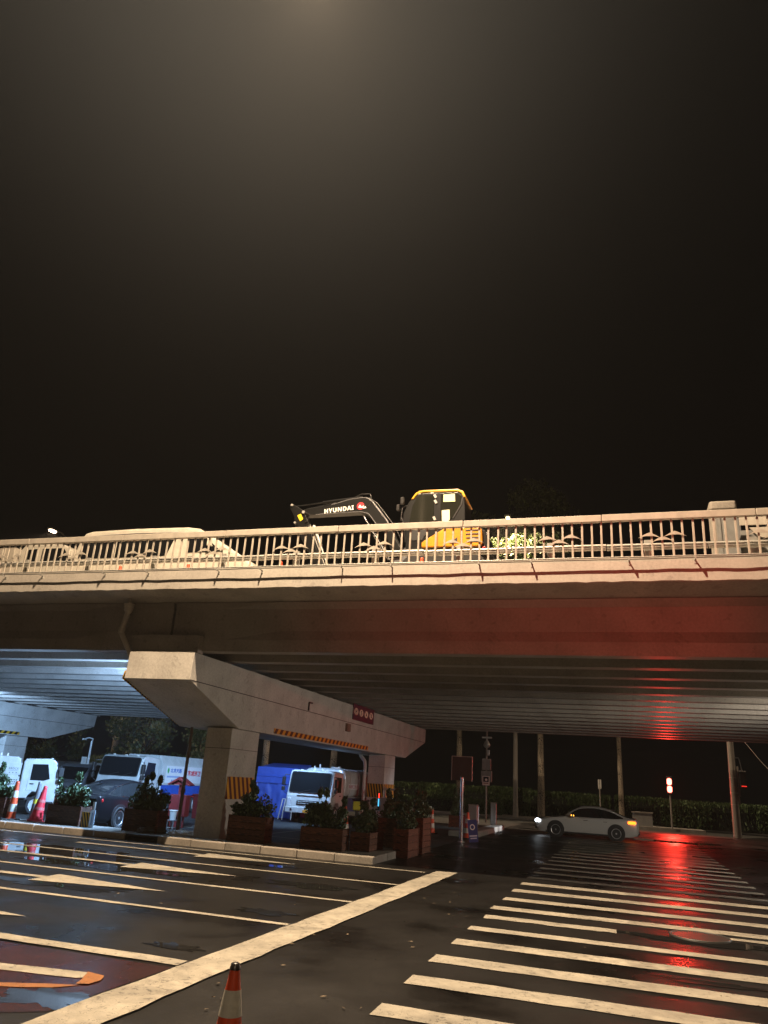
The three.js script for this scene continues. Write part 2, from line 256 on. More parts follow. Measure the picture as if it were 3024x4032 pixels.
{
  // bulb-shaped girders whose web thickens towards the piers
  const mid = [[0.2, 0], [0.2, 0.32], [0.1, 0.58], [0.1, 1.18], [0.24, 1.36]], end = [[0.2, 0], [0.2, 0.32], [0.2, 0.58], [0.2, 1.18], [0.24, 1.36]];
  const ring = p => [...p.map(q => [q[0], q[1]]), ...p.slice().reverse().map(q => [-q[0], q[1]])];
  function girderGeo(L) {
    const st = [[0.04, end], [1.7, end], [3.3, mid], [L - 3.3, mid], [L - 1.7, end], [L - 0.04, end]], pos = [];
    const rings = st.map(([x, p]) => ring(p).map(q => [x, q[1], q[0]])), n = rings[0].length;
    const quad = (a, b, c, d) => pos.push(...a, ...b, ...c, ...a, ...c, ...d);
    for (let s = 0; s + 1 < rings.length; s++) for (let k = 0; k < n; k++) { const k2 = (k + 1) % n; quad(rings[s][k], rings[s + 1][k], rings[s + 1][k2], rings[s][k2]); }
    for (const [rg, f] of [[rings[0], 1], [rings[rings.length - 1], 0]]) for (let k = 0; k < n / 2 - 1; k++) { const q = [rg[k], rg[k + 1], rg[n - 2 - k], rg[n - 1 - k]]; f ? quad(...q) : quad(...q.reverse()); }
    const g = new THREE.BufferGeometry(); g.setAttribute('position', new THREE.Float32BufferAttribute(pos, 3)); g.computeVertexNormals(); return tuv(g);
  }
  const geo = girderGeo(23.1), spans = [-58.18, -35.08, -11.98, 11.12];
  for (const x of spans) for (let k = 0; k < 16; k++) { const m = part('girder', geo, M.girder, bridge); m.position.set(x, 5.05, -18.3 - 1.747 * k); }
  const dia = box(0.22, 1.1, 1.5);
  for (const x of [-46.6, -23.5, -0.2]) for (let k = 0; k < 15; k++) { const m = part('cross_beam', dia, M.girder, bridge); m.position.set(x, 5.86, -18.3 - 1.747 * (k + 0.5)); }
}
// ---- piers
function pier(xc, label) {
  const t = thing('bridge_pier', label, 'bridge pier', [xc, 0, 0], 0, 'piers under the overpass');
  const W = 2.05, ox = -0.495;
  part('cap', [exX([[-17.78, 4.97], [-17.72, 4.23], [-20.85, 3.2], [-39.85, 3.2], [-44.05, 4.23], [-44.15, 4.97]], W, 0.012, ox)], M.conc, t);
  part('cap_joint', [box(0.012, 0.022, 26.2, ox + W / 2 + 0.003, 4.225, -30.85), box(0.012, 0.022, 26.4, ox - W / 2 - 0.003, 4.225, -30.85)], M.dark, t, 'dark joint line along the cap');
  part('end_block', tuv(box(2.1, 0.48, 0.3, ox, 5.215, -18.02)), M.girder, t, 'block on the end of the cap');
  for (let k = 0; k < 16; k++) part('bearing', box(1.6, 0.075, 0.42, ox, 5.0075, -18.35 - 1.747 * k), M.kerb2, t);
  for (const [z0, z1] of [[-20.65, -22.5], [-36.55, -38.3]]) {
    const c = part('column', tuv(new RoundedBoxGeometry(0.85, 3.16, z0 - z1, 2, 0.025)).translate(0, 1.62, (z0 + z1) / 2), M.conc, t);
    part('column_joint', box(0.862, 0.014, z0 - z1 + 0.012, 0, 2.62, (z0 + z1) / 2), M.dark, c);
  }
  return t;
}
const pier1 = pier(-11.48, 'nearest concrete pier with a sloped cap end and hazard stripes');
const pier2 = pier(-34.54, 'pier at the left edge lit blue by the parking lamps');
pier(11.6, 'pier beyond the right edge of the view');
{
  // hazard tape on the nearest pier and on the far one
  const tape = canvasMat(1024, 32, (c, w, h) => stripes(c, w, h, 24, 14));
  const strip = (w, h, m) => { const g = new THREE.BoxGeometry(w, h, 0.012); return g; };
  for (const [t, z0, z1] of [[pier1, -23.3, -33.4], [pier2, -27, -37.4]]) { const m = part('hazard_tape', strip(z0 - z1, 0.16, 0), tape, t, 'yellow and black tape along the cap edge'); m.position.set(0.537, 3.33, (z0 + z1) / 2); m.rotation.y = Math.PI / 2; }
  const tape2 = part('hazard_tape', strip(3.2, 0.24, 0), tape, pier1, 'dull hazard tape under the sloped cap end'); tape2.position.set(-1.527, 3.84, -19.2); tape2.rotation.set(0, -Math.PI / 2, 0); tape2.rotateZ(0.306);
  const panel = canvasMat(256, 128, (c, w, h) => stripes(c, w, h, 6, -40));
  for (const [x, z, w, ry] of [[0.434, -21.55, 1.7, Math.PI / 2], [0.434, -37.45, 1.7, Math.PI / 2], [0, -36.54, 0.84, 0]]) { const m = part('hazard_panel', new THREE.BoxGeometry(w, 0.62, 0.014), panel, pier1, 'yellow and black striped panel round the column'); m.position.set(x, 1.53, z); m.rotation.y = ry; }
  const st = canvasMat(128, 128, (c) => { c.fillStyle = '#9a8a74'; c.fillRect(0, 0, 128, 128); c.fillStyle = '#3a3028'; c.fillRect(30, 50, 60, 22); });
  part('hook', [box(0.05, 0.05, 0.3, 0.555, 4.55, -26.2), box(0.05, 0.3, 0.05, 0.555, 4.4, -26.03)], M.dark, pier1, 'rusty bracket on the cap face');
  part('junction_box', box(0.1, 0.32, 0.42, 0.58, 4.0, -30.4), M.brownpole, pier1, 'brown junction box on the cap face');
}
{
  // no-entry board on the cap face: flat print on a plate
  const board = canvasMat(512, 200, (c, w, h) => {
    c.fillStyle = '#0b1130'; c.fillRect(0, 0, w, h);
    for (let i = 0; i < 4; i++) { const x = 70 + i * 124, y = 92; c.fillStyle = '#d9c9b4'; c.beginPath(); c.arc(x, y, 52, 0, 7); c.fill(); c.strokeStyle = '#5a1a20'; c.lineWidth = 7; c.beginPath(); c.arc(x, y, 48, 0, 7); c.stroke(); }
    c.fillStyle = '#161010'; c.font = 'bold 78px sans-serif'; c.textAlign = 'center'; c.fillText('5', 194, 121);
    c.fillRect(48, 62, 14, 60); c.fillRect(78, 62, 14, 60); c.fillRect(62, 82, 18, 12); c.fillStyle = '#8a2020'; c.fillRect(54, 128, 32, 16);
    c.fillStyle = '#7c1d1d'; c.save(); c.translate(318, 92); c.rotate(0.8); c.fillRect(-48, -5, 96, 10); c.restore(); c.save(); c.translate(442, 92); c.rotate(0.8); c.fillRect(-48, -5, 96, 10); c.restore();
    c.fillStyle = '#221414'; c.beginPath(); c.moveTo(300, 110); c.lineTo(336, 110); c.lineTo(318, 72); c.fill(); c.fillRect(432, 66, 20, 50);
  });
  const m = solo('regulation_sign', new THREE.BoxGeometry(2.9, 0.66, 0.03), board, 'dark blue board with four round traffic pictograms on the pier cap', 'sign', [-10.925, 4.72, -32.4], Math.PI / 2);
}
// ---- drain pipes
{
  const t = thing('drain_pipe', 'cream bent drain pipe hanging under the bridge edge left of the pier cap', 'drain pipe', [0, 0, 0], 0, 'drain pipes of the overpass');
  part('hopper', [cyl(0.12, 0.15, 0.2, -13.28, 6.22, -17.75), cyl(0.08, 0.12, 0.08, -13.28, 6.09, -17.75), cyl(0.05, 0.05, 0.24, -13.28, 6.42, -17.75)], M.rail, t);
  part('pipe', tube([[-13.28, 6.12, -17.75], [-13.34, 5.8, -17.75], [-13.4, 5.53, -17.76], [-13.34, 5.4, -17.78], [-13.14, 5.06, -17.85], [-13.1, 4.9, -17.95]], 0.075, 12), M.rail, t);
  part('elbow', [ball(0.09, -13.4, 5.51, -17.76), cyl(0.09, 0.09, 0.1, -13.39, 5.58, -17.76, 0, 0, -0.2)], M.rail, t);
  const u = thing('drain_pipe', 'pale drain pipe running down the left edge of the far column', 'drain pipe', [0, 0, 0], 0, 'drain pipes of the overpass');
  part('pipe', tube([[-12.35, 3.3, -36.5], [-12.3, 3.1, -36.45], [-12.06, 2.85, -36.4], [-12.02, 2.6, -36.4], [-12.02, 0.16, -36.4]], 0.085, 12), M.white, u);
  part('collar', [cyl(0.1, 0.1, 0.06, -12.02, 2.15, -36.4), cyl(0.1, 0.1, 0.06, -12.02, 0.9, -36.4)], M.white, u);
}
// ---- railing
{
  const t = thing('bridge_railing', 'cream metal railing with flying bird ornaments along the bridge edge', 'railing');
  const bal = exZ([[-0.023, 0], [0.023, 0], [0.023, 0.86], [0.014, 0.9], [-0.014, 0.9], [-0.023, 0.86]], 0.03, 0.004);
  for (let i = -48; i < 60; i++) { const m = part('baluster', bal, M.rail, t); m.position.set(-8.22 + 0.2225 * i + rr(-0.008, 0.008), 7.16, -17.24); m.rotation.z = rr(-0.012, 0.012); }
  const seg = rbox(3.31, 0.17, 0.12, 0.014);
  for (let i = -3; i < 5; i++) { const m = part('handrail', seg, M.rail, t); m.position.set(-8.5 + 3.322 * i, 8.145 + rr(-0.005, 0.005), -17.24); }
  part('bottom_rail', box(30, 0.045, 0.05, -8, 7.165, -17.24), M.rail, t);
  const s = new THREE.Shape(); s.moveTo(-0.25, -0.045); s.quadraticCurveTo(-0.1, 0.06, -0.012, 0.085); s.quadraticCurveTo(0, 0.1, 0.012, 0.085); s.quadraticCurveTo(0.1, 0.06, 0.25, -0.045); s.quadraticCurveTo(0.11, 0.018, 0, 0.004); s.quadraticCurveTo(-0.11, 0.018, -0.25, -0.045);
  const bird = exZ(s, 0.012);
  for (let i = -4; i < 7; i++) for (const [dx, dy] of [[-0.27, 0.1], [0.28, 0.12], [0.01, 0]]) { const m = part('bird_ornament', bird, M.rail, t); m.position.set(-8.16 + 2.32 * i + dx, 7.555 + dy, -17.2); m.rotation.z = rr(-0.05, 0.05); }
}
{
  const t = thing('cable_conduit', 'pair of thin conduits on brackets along the top of the bridge edge', 'conduit');
  part('conduit', [tube(Array.from({ length: 50 }, (_, i) => [-22 + i * 0.6, 7.1 + 0.006 * n2(i * 0.5, 1), -16.97]), 0.017, 6, 200)], M.galv, t);
  part('conduit', [tube(Array.from({ length: 50 }, (_, i) => [-22 + i * 0.6, 7.055 + 0.008 * n2(i * 0.4, 5), -16.985]), 0.013, 6, 200)], M.galv, t);
  for (const x of [-20.2, -18.9, -17.26, -15.94, -13.77, -12.34, -10.14, -8.86, -6.59, -5.27, -3.07, -1.82, 0.37, 1.77, 3.9]) part('bracket', [box(0.03, 0.02, 0.17, x, 7.03, -17.02), box(0.03, 0.1, 0.012, x, 7.06, -16.945), box(0.04, 0.1, 0.01, x, 7.0, -17.095)], M.galv, t);
}
{
  const t = thing('crash_barrier', 'dented steel crash barrier behind the bridge railing', 'crash barrier');
  const rail = []; for (let i = 0; i < 13; i++) rail.push(exX([[-0.03, -0.085], [0.02, -0.07], [0.045, -0.03], [0, 0], [0.045, 0.03], [0.02, 0.07], [-0.03, 0.085]], 2.3, 0, -21 + i * 2.32 + 1.16, 7.74 + rr(-0.012, 0.012), -18.2));
  for (const g of rail) part('rail', g, M.galv, t);
  const post = merge([box(0.16, 0.95, 0.012), box(0.02, 0.95, 0.1, -0.08, 0, -0.05), box(0.02, 0.95, 0.1, 0.08, 0, -0.05)]);
  for (let i = 0; i < 12; i++) { const m = part('post', post, M.galv, t); m.position.set(-20.2 + 2.34 * i, 7.455, -18.32); }
}
// ================================================================ LAMPS
function streetLamp(label, base, head, I, lens = 1) {
  const t = thing('street_lamp', label, 'street lamp', base, 0, 'high street lamps');
  const [hx, hy, hz] = [head[0] - base[0], head[1], head[2] - base[2]], d = Math.hypot(hx, hz), ux = hx / d, uz = hz / d, ry = Math.atan2(ux, uz);
  part('mast', [cyl(0.18, 0.09, hy - 0.6, 0, (hy - 0.6) / 2, 0, 0, 0, 0, 18), cyl(0.2, 0.19, 0.9, 0, 0.45, 0)], M.pole, t);
  part('arm', tube([[0, hy - 0.8, 0], [ux * 0.15 * d, hy + 0.2, uz * 0.15 * d], [ux * 0.5 * d, hy + 0.4, uz * 0.5 * d], [ux * (d - 0.4), hy + 0.15, uz * (d - 0.4)]], 0.055, 10), M.pole, t);
  const h = part('lamp_head', [rbox(0.42, 0.16, 1.0, 0.06, hx, hy + 0.12, hz, 0, 0, 0)], M.galv, t);
  part('lamp_lens', rbox(0.2 * lens, 0.1 * lens, 0.34 * lens, 0.04, hx, hy + 0.01, hz), glow(SODIUM, 40), t);
  const L = new THREE.SpotLight(SODIUM, I, 0, 80 * R, 0.35, 2); L.position.set(hx, hy - 0.06, hz); L.target.position.set(hx, 0, hz); L.castShadow = true; L.shadow.radius = 5; t.add(L, L.target);
  return t;
}
streetLamp('tall street lamp standing left of the camera whose head hangs over the stop line', [-10, 0, -3], [-6.2, 21.1, -11.0], 5100);
streetLamp('tall street lamp on a grey mast beyond the bridge right of the excavator', [-7.4, 0.1, -57.3], [-7.2, 20.6, -51.6], 1500);
streetLamp('bright street lamp shining above the railing at the far left', [-46.5, 0.1, -52], [-45.53, 20.2, -48.8], 1500, 1.7);
streetLamp('tall street lamp beyond the bridge past the right edge', [22, 0.1, -62], [21, 21.6, -58], 700);

streetLamp('tall street lamp far behind the camera to its right', [11, 0, 33], [8, 21.5, 30], 1300);

// floodlights of the car park on the left face of the pier cap, plus an added one past the left edge
function flood(label, p, dir, I, ang, hue = COOL) {
  const t = thing('floodlight', label, 'floodlight', p, 0, 'car park floodlights');
  const d = V3(...dir).normalize();
  const b = part('housing', rbox(0.34, 0.26, 0.12, 0.02), M.grey, t); b.lookAt(V3(...p).add(d));
  const l = part('lamp_lens', rbox(0.29, 0.21, 0.02, 0.008, 0, 0, 0.065), glow(hue, 20), b);
  part('bracket', box(0.03, 0.2, 0.03, 0, 0.2, 0), M.grey, t);
  const L = new THREE.SpotLight(hue, I, 0, ang * R, 0.6, 2); L.position.copy(d).multiplyScalar(0.12); L.target.position.copy(d).multiplyScalar(5); L.castShadow = true; L.shadow.radius = 6; t.add(L, L.target);
}
flood('cool white floodlight hidden behind the near end of the pier cap', [-13.4, 4.3, -21.6], [-1, -0.1, -0.12], 860, 85);
flood('cool white floodlight high on the cap between the two columns', [-13.3, 4.1, -31.4], [-0.4, -0.62, -0.3], 120, 78);

flood('warm floodlight on the pier past the right edge shining under the bridge', [9.55, 4.3, -25.5], [-1, -0.12, -0.1], 240, 85, WARM);
flood('added cool floodlight past the left edge brightening the far left pier', [-31, 4.6, -28.5], [-1, -0.25, -0.7], 520, 80);  // unseen lamp added to brighten the face of the far pier

// ================================================================ TRAFFIC SIGNALS
{
  const t = thing('pedestrian_signal', 'glowing red pedestrian signal on a slim pole across the road', 'traffic signal', [3.03, 0.1, -56.75]);
  part('pole', cyl(0.06, 0.055, 2.3, 0, 1.15, 0), M.pole, t);
  part('housing', [rbox(0.36, 1.16, 0.2, 0.04, 0, 2.75, -0.02)], M.dark, t);
  for (const [y, n] of [[3.0, 0], [2.52, 1]]) { part('signal_lens', exZ(rrect(0.3, 0.42, 0.14), 0.03, 0.008, 0, y, 0.1), glow(new THREE.Color().setRGB(1, 0.09, 0.06), 16), t); part('visor', move(new THREE.CylinderGeometry(0.18, 0.18, 0.16, 24, 1, true, Math.PI * 0.55, Math.PI * 0.9).rotateX(Math.PI / 2), 0, y, 0.17), M.dark, t).material = M.dark; }
  const L = new THREE.SpotLight(RED, 130, 0, 75 * R, 0.7, 2); L.position.set(0, 2.75, 0.2); L.target.position.set(-0.1, 2, 8); L.castShadow = true; L.shadow.radius = 8; t.add(L, L.target);
}
{
  const t = thing('vehicle_signal', 'dark vehicle signal head with a dim red lamp beside the leaning pole', 'traffic signal', [7.25, 3.0, -53.9]);
  part('housing', rbox(0.4, 1.05, 0.24, 0.04, 0, 0.42, 0), M.dark, t);
  part('visor', rbox(0.36, 0.05, 0.2, 0.015, 0, 0.9, 0.2), M.galv, t);
  part('signal_lens', rbox(0.3, 0.05, 0.05, 0.015, 0.02, 0.02, 0.14), glow(RED, 1.2), t);
  part('hanger', [bar([0, 0.9, 0], [-0.12, 1.7, 0], 0.025), bar([-0.12, 1.7, 0], [-0.6, 1.72, 0], 0.025)], M.grey, t);
}
{
  // the signal on the camera's side of the crossing that reddens the girders
  const t = thing('vehicle_signal', 'red vehicle signal on an arm past the right edge facing the bridge', 'traffic signal', [10.1, 0, -1.2]);
  part('pole', cyl(0.11, 0.09, 6.4, 0, 3.2, 0), M.pole, t);
  part('arm', bar([0, 6.1, 0], [-1.2, 6.2, 0], 0.05), M.pole, t);
  part('housing', rbox(0.4, 1.2, 0.22, 0.04, -1.1, 5.5, 0), M.dark, t);
  for (const y of [5.85]) part('signal_lens', move(cyl(0.15, 0.15, 0.03, 0, 0, 0, Math.PI / 2, 0, 0, 28), -1.1, y, -0.12), glow(RED, 10), t);
  const L = new THREE.SpotLight(RED, 360, 0, 16.5 * R, 0.8, 2); L.position.set(-1.1, 5.85, -0.2); L.target.position.set(-11.6, 6.1, -17); L.castShadow = true; L.shadow.radius = 8; t.add(L, L.target);
}
// ================================================================ VEHICLES
function wheel(parent, x, y, z, r, w, side, style = 'steel') {
  // axle along x; side is the outer face
  const g = new THREE.Group(); g.name = 'wheel'; g.position.set(x, y, z); parent.add(g);
  const k = r * 0.66;
  const ty = lathe([[k, -w / 2], [r * 0.93, -w / 2], [r, -w * 0.36], [r, w * 0.36], [r * 0.93, w / 2], [k, w / 2], [k, -w / 2]], 32).rotateZ(Math.PI / 2);
  part('tyre', ty, M.rubber, g);
  const s = side > 0 ? 1 : -1, o = s * (w / 2 - 0.035), rim = [];
  if (style === 'steel') {
    rim.push(move(cyl(k, k, 0.03, 0, 0, 0, 0, 0, Math.PI / 2, 28), o - s * 0.05), move(new THREE.TorusGeometry(k * 0.97, 0.02, 6, 28).rotateY(Math.PI / 2), o + s * 0.02), move(cyl(k * 0.36, k * 0.3, 0.09, 0, 0, 0, 0, 0, -s * Math.PI / 2, 18), o));
    for (let i = 0; i < 6; i++) { const a = i * Math.PI / 3; rim.push(ball(0.016, o + s * 0.03, Math.cos(a) * k * 0.48, Math.sin(a) * k * 0.48, 6)); }
    part('rim', rim, M.white, g);
  } else {
    part('brake_disc', move(cyl(k * 0.95, k * 0.95, 0.02, 0, 0, 0, 0, 0, Math.PI / 2, 28), o - s * 0.09), M.dark, g);
    rim.push(move(new THREE.TorusGeometry(k * 0.96, 0.022, 8, 36).rotateY(Math.PI / 2), o + s * 0.01), move(cyl(k * 0.2, k * 0.17, 0.05, 0, 0, 0, 0, 0, -s * Math.PI / 2, 16), o));
    for (let i = 0; i < 5; i++) for (const da of [-0.17, 0.17]) { const a = i * Math.PI * 0.4 + 0.3; rim.push(beam([o, Math.cos(a) * k * 0.15, Math.sin(a) * k * 0.15], [o, Math.cos(a + da) * k * 0.95, Math.sin(a + da) * k * 0.95], 0.028, 0.04)); }
    part('rim', rim, M.alloy, g);
  }
  return g;
}
// forward-control lorry cab: local +z is forwards, origin on the ground under the front
const CAB = [[-1.5, 0.62], [-1.5, 2.06], [-1.42, 2.18], [-0.5, 2.24], [-0.3, 2.19], [-0.2, 2.1], [0.0, 1.28], [0.06, 1.12], [0.09, 0.74], [0.1, 0.52], [0.02, 0.46], [-0.38, 0.46], [-0.42, 0.72], [-0.56, 0.88], [-0.98, 0.88], [-1.12, 0.72], [-1.15, 0.62]];
function cab(t, W, o = {}) {
  const c = part('cab', exX(CAB, W, 0.06), M.white, t), h = W / 2;
  const wh = o.wh || 0.86, wy = o.wy || 1.71, wz = -0.075 - (wy - 1.71) * 0.24;
  const ws = part('windscreen', exZ(rrect(W * 0.88, wh, 0.1), 0.03, 0.008), M.glass, t); ws.position.set(0, wy, wz); ws.rotation.x = -0.24;
  part('windscreen_seal', (() => { const s = rrect(W * 0.92, wh + 0.06, 0.12); s.holes.push(rrect(W * 0.87, wh - 0.01, 0.1)); return exZ(s, 0.03); })(), M.black, t).position.set(0, wy, wz - 0.005); t.children[t.children.length - 1].rotation.x = -0.24;
  for (const s of [-1, 1]) {
    const d = part('door', exX([[-0.22, 0.92], [-1.22, 0.92], [-1.22, 2.06], [-0.42, 2.08], [-0.16, 1.3], [-0.14, 0.98]], 0.02, 0.006, s * (h + 0.004)), M.white, t);
    part('side_window', exX([[-0.38, 1.42], [-0.6, 1.34], [-1.14, 1.34], [-1.14, 1.98], [-0.54, 2.0]], 0.02, 0.004, s * (h + 0.014)), M.glass, d);
    part('door_handle', rbox(0.03, 0.05, 0.16, 0.01, s * (h + 0.025), 1.2, -1.05), M.black, d);
    const mi = part('mirror', [rbox(0.12, 0.36, 0.2, 0.03, s * (h + 0.2), 1.72, 0.02), rbox(0.12, 0.18, 0.18, 0.03, s * (h + 0.2), 1.4, 0.03)], M.black, t);
    part('mirror_arm', tube([[s * h, 1.98, -0.2], [s * (h + 0.16), 2.0, -0.05], [s * (h + 0.2), 1.9, 0.0], [s * (h + 0.19), 1.3, 0.02], [s * (h + 0.02), 1.16, -0.05]], 0.014, 6), M.black, t);
    part('headlight', rbox(0.18, 0.36, 0.08, 0.03, s * (h - 0.16), 0.86, 0.07), o.lamps || P(0.5, 0.52, 0.55, 0.1, { clearcoat: 1 }), t);
    part('step', rbox(0.05, 0.07, 0.4, 0.015, s * (h - 0.02), 0.5, -0.3), M.dark, t);
    wheel(t, s * (h - 0.16), 0.37, -0.77, 0.37, 0.22, s);
  }
  part('grille', [rbox(W * 0.52, 0.035, 0.03, 0.008, 0, 1.14, 0.07), rbox(W * 0.5, 0.2, 0.03, 0.02, 0, 0.85, 0.1)], M.dark, t);
  part('grille_bar', [rbox(W * 0.5, 0.025, 0.03, 0.008, 0, 0.9, 0.115), rbox(W * 0.5, 0.025, 0.03, 0.008, 0, 0.82, 0.115)], M.white, t);
  const b = part('bumper', [rbox(W * 0.99, 0.26, 0.14, 0.04, 0, 0.54, 0.09)], M.white, t);
  part('fog_lamp', [cyl(0.05, 0.05, 0.03, -h + 0.32, 0.55, 0.16, Math.PI / 2), cyl(0.05, 0.05, 0.03, h - 0.32, 0.55, 0.16, Math.PI / 2)], M.chrome, b);
  part('number_plate', rbox(0.36, 0.12, 0.015, 0.004, 0, 0.5, 0.168), S(0.02, 0.06, 0.35, 0.4), b);
  part('wiper', [bar([-0.5, wy - wh / 2 - 0.02, wz + 0.14], [0.05, wy - wh / 2 + 0.12, wz + 0.11], 0.012, 5), bar([0.2, wy - wh / 2 - 0.02, wz + 0.14], [0.7, wy - wh / 2 + 0.12, wz + 0.11], 0.012, 5)], M.black, t);
  part('marker_lamp', [-0.6, 0, 0.6].map(x => rbox(0.1, 0.05, 0.06, 0.015, x, 2.24, -0.4)), M.reflect, t);
}
function chassis(t, W, L) {
  part('chassis', [box(0.14, 0.18, L, -0.35, 0.62, -L / 2 - 0.5), box(0.14, 0.18, L, 0.35, 0.62, -L / 2 - 0.5), box(W * 0.7, 0.3, 0.8, 0, 0.5, -2.2)], M.dark, t);
  for (const s of [-1, 1]) { wheel(t, s * (W / 2 - 0.2), 0.37, -L + 0.45, 0.37, 0.34, s); }
}
// simple drawn characters, as strokes on a ten by ten grid
const GLYPH = {
  n: [[3, 1, 3, 9], [1, 3, 3, 3], [0.5, 8, 3, 6.6], [6, 1, 6, 8.5], [6, 8.5, 9, 8.5], [9, 8.5, 9, 7], [6, 4, 8.6, 2.6]],
  j: [[5, 0, 5, 2], [1, 2, 9, 2], [2.6, 3.6, 7.4, 3.6], [2.6, 3.6, 2.6, 5.6], [7.4, 3.6, 7.4, 5.6], [2.6, 5.6, 7.4, 5.6], [5, 5.6, 5, 9.5], [2.6, 7, 1.2, 8.8], [7.2, 7, 8.8, 8.8]],
  t: [[1.5, 1.6, 8.5, 1.6], [1, 4.4, 9, 4.4], [5, 1.6, 4.6, 5], [4.6, 5, 1, 9.2], [5.2, 5, 9, 9.2]],
  l: [[1, 1, 4, 1], [1, 1, 1, 3.6], [4, 1, 4, 3.6], [1, 3.6, 4, 3.6], [2.5, 3.6, 2.5, 8.6], [1, 5.6, 1, 9], [2.5, 6, 4, 6], [0.6, 9, 4.2, 8.4], [6, 0.6, 5, 3], [5.6, 1.6, 8.6, 1.6], [8.6, 1.6, 5, 5.6], [6, 2.6, 9.4, 5.4], [5.6, 6, 8.8, 6], [5.6, 6, 5.6, 9.2], [8.8, 6, 8.8, 9.2], [5.6, 9.2, 8.8, 9.2]],
  d: [[1, 1.6, 9, 1.6], [4.4, 0.4, 2.6, 4], [2.6, 4, 8, 4], [5.4, 2.8, 5.4, 9.2], [3, 5.6, 1.4, 8.2], [7.4, 5.6, 9, 8]],
  c: [[0.6, 3, 3.4, 3], [2, 1, 2, 7.6], [0.4, 8, 3.6, 7], [4.4, 2.4, 9.4, 2.4], [4.4, 2.4, 4.2, 6], [4.2, 6, 3.6, 9.2], [4.4, 4.6, 6, 4.6], [6, 4.6, 6, 7.4], [7, 0.6, 8, 7], [8, 7, 9.4, 9], [9, 4, 6.4, 9], [8.4, 0.8, 9.2, 1.6]],
  h: [[0.6, 1.6, 3.8, 1.6], [0.8, 4.6, 3.6, 4.6], [2.2, 1.6, 2.2, 8], [0.4, 8.4, 4, 7.6], [4.4, 1.6, 9.4, 1.6], [7, 1.6, 4.4, 5.4], [6.6, 3.4, 6.6, 9.4], [7.2, 4.2, 9.2, 6]],
  w: [[1.4, 1.4, 8, 1.4], [8, 1.4, 8, 5.6], [8, 5.6, 6.8, 5.2], [4.6, 1.4, 4.6, 8.8], [0.8, 8.8, 9.2, 8.8]],
};
function glyphs(c, s, x, y, size, color, lw = 0.14) { c.strokeStyle = color; c.lineWidth = size * lw; c.lineCap = 'square'; [...s].forEach((k, i) => { for (const [a, b, d, e] of GLYPH[k] || []) { c.beginPath(); c.moveTo(x + (i * 1.08 + a / 10) * size, y + b / 10 * size); c.lineTo(x + (i * 1.08 + d / 10) * size, y + e / 10 * size); c.stroke(); } }); }

// ---- sweeper lorry at the left edge, seen from its right-hand side
{
  const t = thing('sweeper_lorry', 'white and blue street sweeper lorry at the left edge behind the cones', 'lorry', [-21.2, 0.012, -25.9], 2.3); t.scale.setScalar(0.9);
  const W = 1.9, h = W / 2; cab(t, W);
  // local x = +h faces the camera after the turn? keep both sides alike
  part('body', exX([[-1.62, 0.55], [-1.62, 2.16], [-1.75, 2.24], [-5.6, 2.24], [-5.7, 2.1], [-5.7, 0.55]], W, 0.05), M.white, t);
  chassis(t, W, 5.2);
  for (const s of [-1, 1]) {
    part('skirt', exX([[-1.7, 0.5], [-1.7, 1.0], [-5.6, 1.0], [-5.6, 0.5]], 0.02, 0.004, s * (h + 0.012)), M.blue, t, 'blue band along the side');
    part('hatch', exX([[-3.0, 1.1], [-3.0, 1.85], [-2.35, 1.85], [-2.35, 1.1]], 0.02, 0.006, s * (h + 0.012)), M.white, t);
    part('hatch', exX([[-5.2, 1.1], [-5.2, 2.0], [-4.0, 2.0], [-4.0, 1.1]], 0.02, 0.006, s * (h + 0.012)), M.white, t);
    part('cab_panel', [exX([[-1.56, 1.05], [-2.14, 1.05], [-2.14, 1.46], [-1.56, 1.46]], 0.02, 0.005, s * (h + 0.012)), exX([[-1.56, 1.52], [-2.14, 1.52], [-2.14, 2.0], [-1.56, 2.0]], 0.02, 0.005, s * (h + 0.012))], M.white, t);
    const holes = []; for (let r = 0; r < 3; r++) for (let q = 0; q < 6; q++) holes.push(rbox(0.012, 0.035, 0.06, 0.005, s * (h + 0.026), 1.16 + r * 0.08, -2.08 + q * 0.085 + (r % 2) * 0.03));
    part('vent_holes', holes, M.dark, t);
    const g = text('BROCK', 0.085, 0.006); g.computeBoundingBox(); g.translate(-g.boundingBox.max.x / 2, 0, 0);
    const m = part('lettering', g, M.midgrey, t, 'grey maker lettering'); m.position.set(s * (h + 0.024), 1.72, -1.85); m.rotation.y = s * Math.PI / 2;
    part('lettering', [box(0.006, 0.012, 0.4, s * (h + 0.025), 1.68, -1.85), box(0.006, 0.05, 0.05, s * (h + 0.025), 1.6, -1.98), box(0.006, 0.05, 0.05, s * (h + 0.025), 1.6, -1.85), box(0.006, 0.05, 0.05, s * (h + 0.025), 1.6, -1.72)], M.midgrey, t, 'swoosh and small characters');
  }
  part('beacon', [-2.2, -2.45, -3.1].map(z => cyl(0.06, 0.04, 0.12, -0.4, 2.3, z)), M.reflect, t);
}
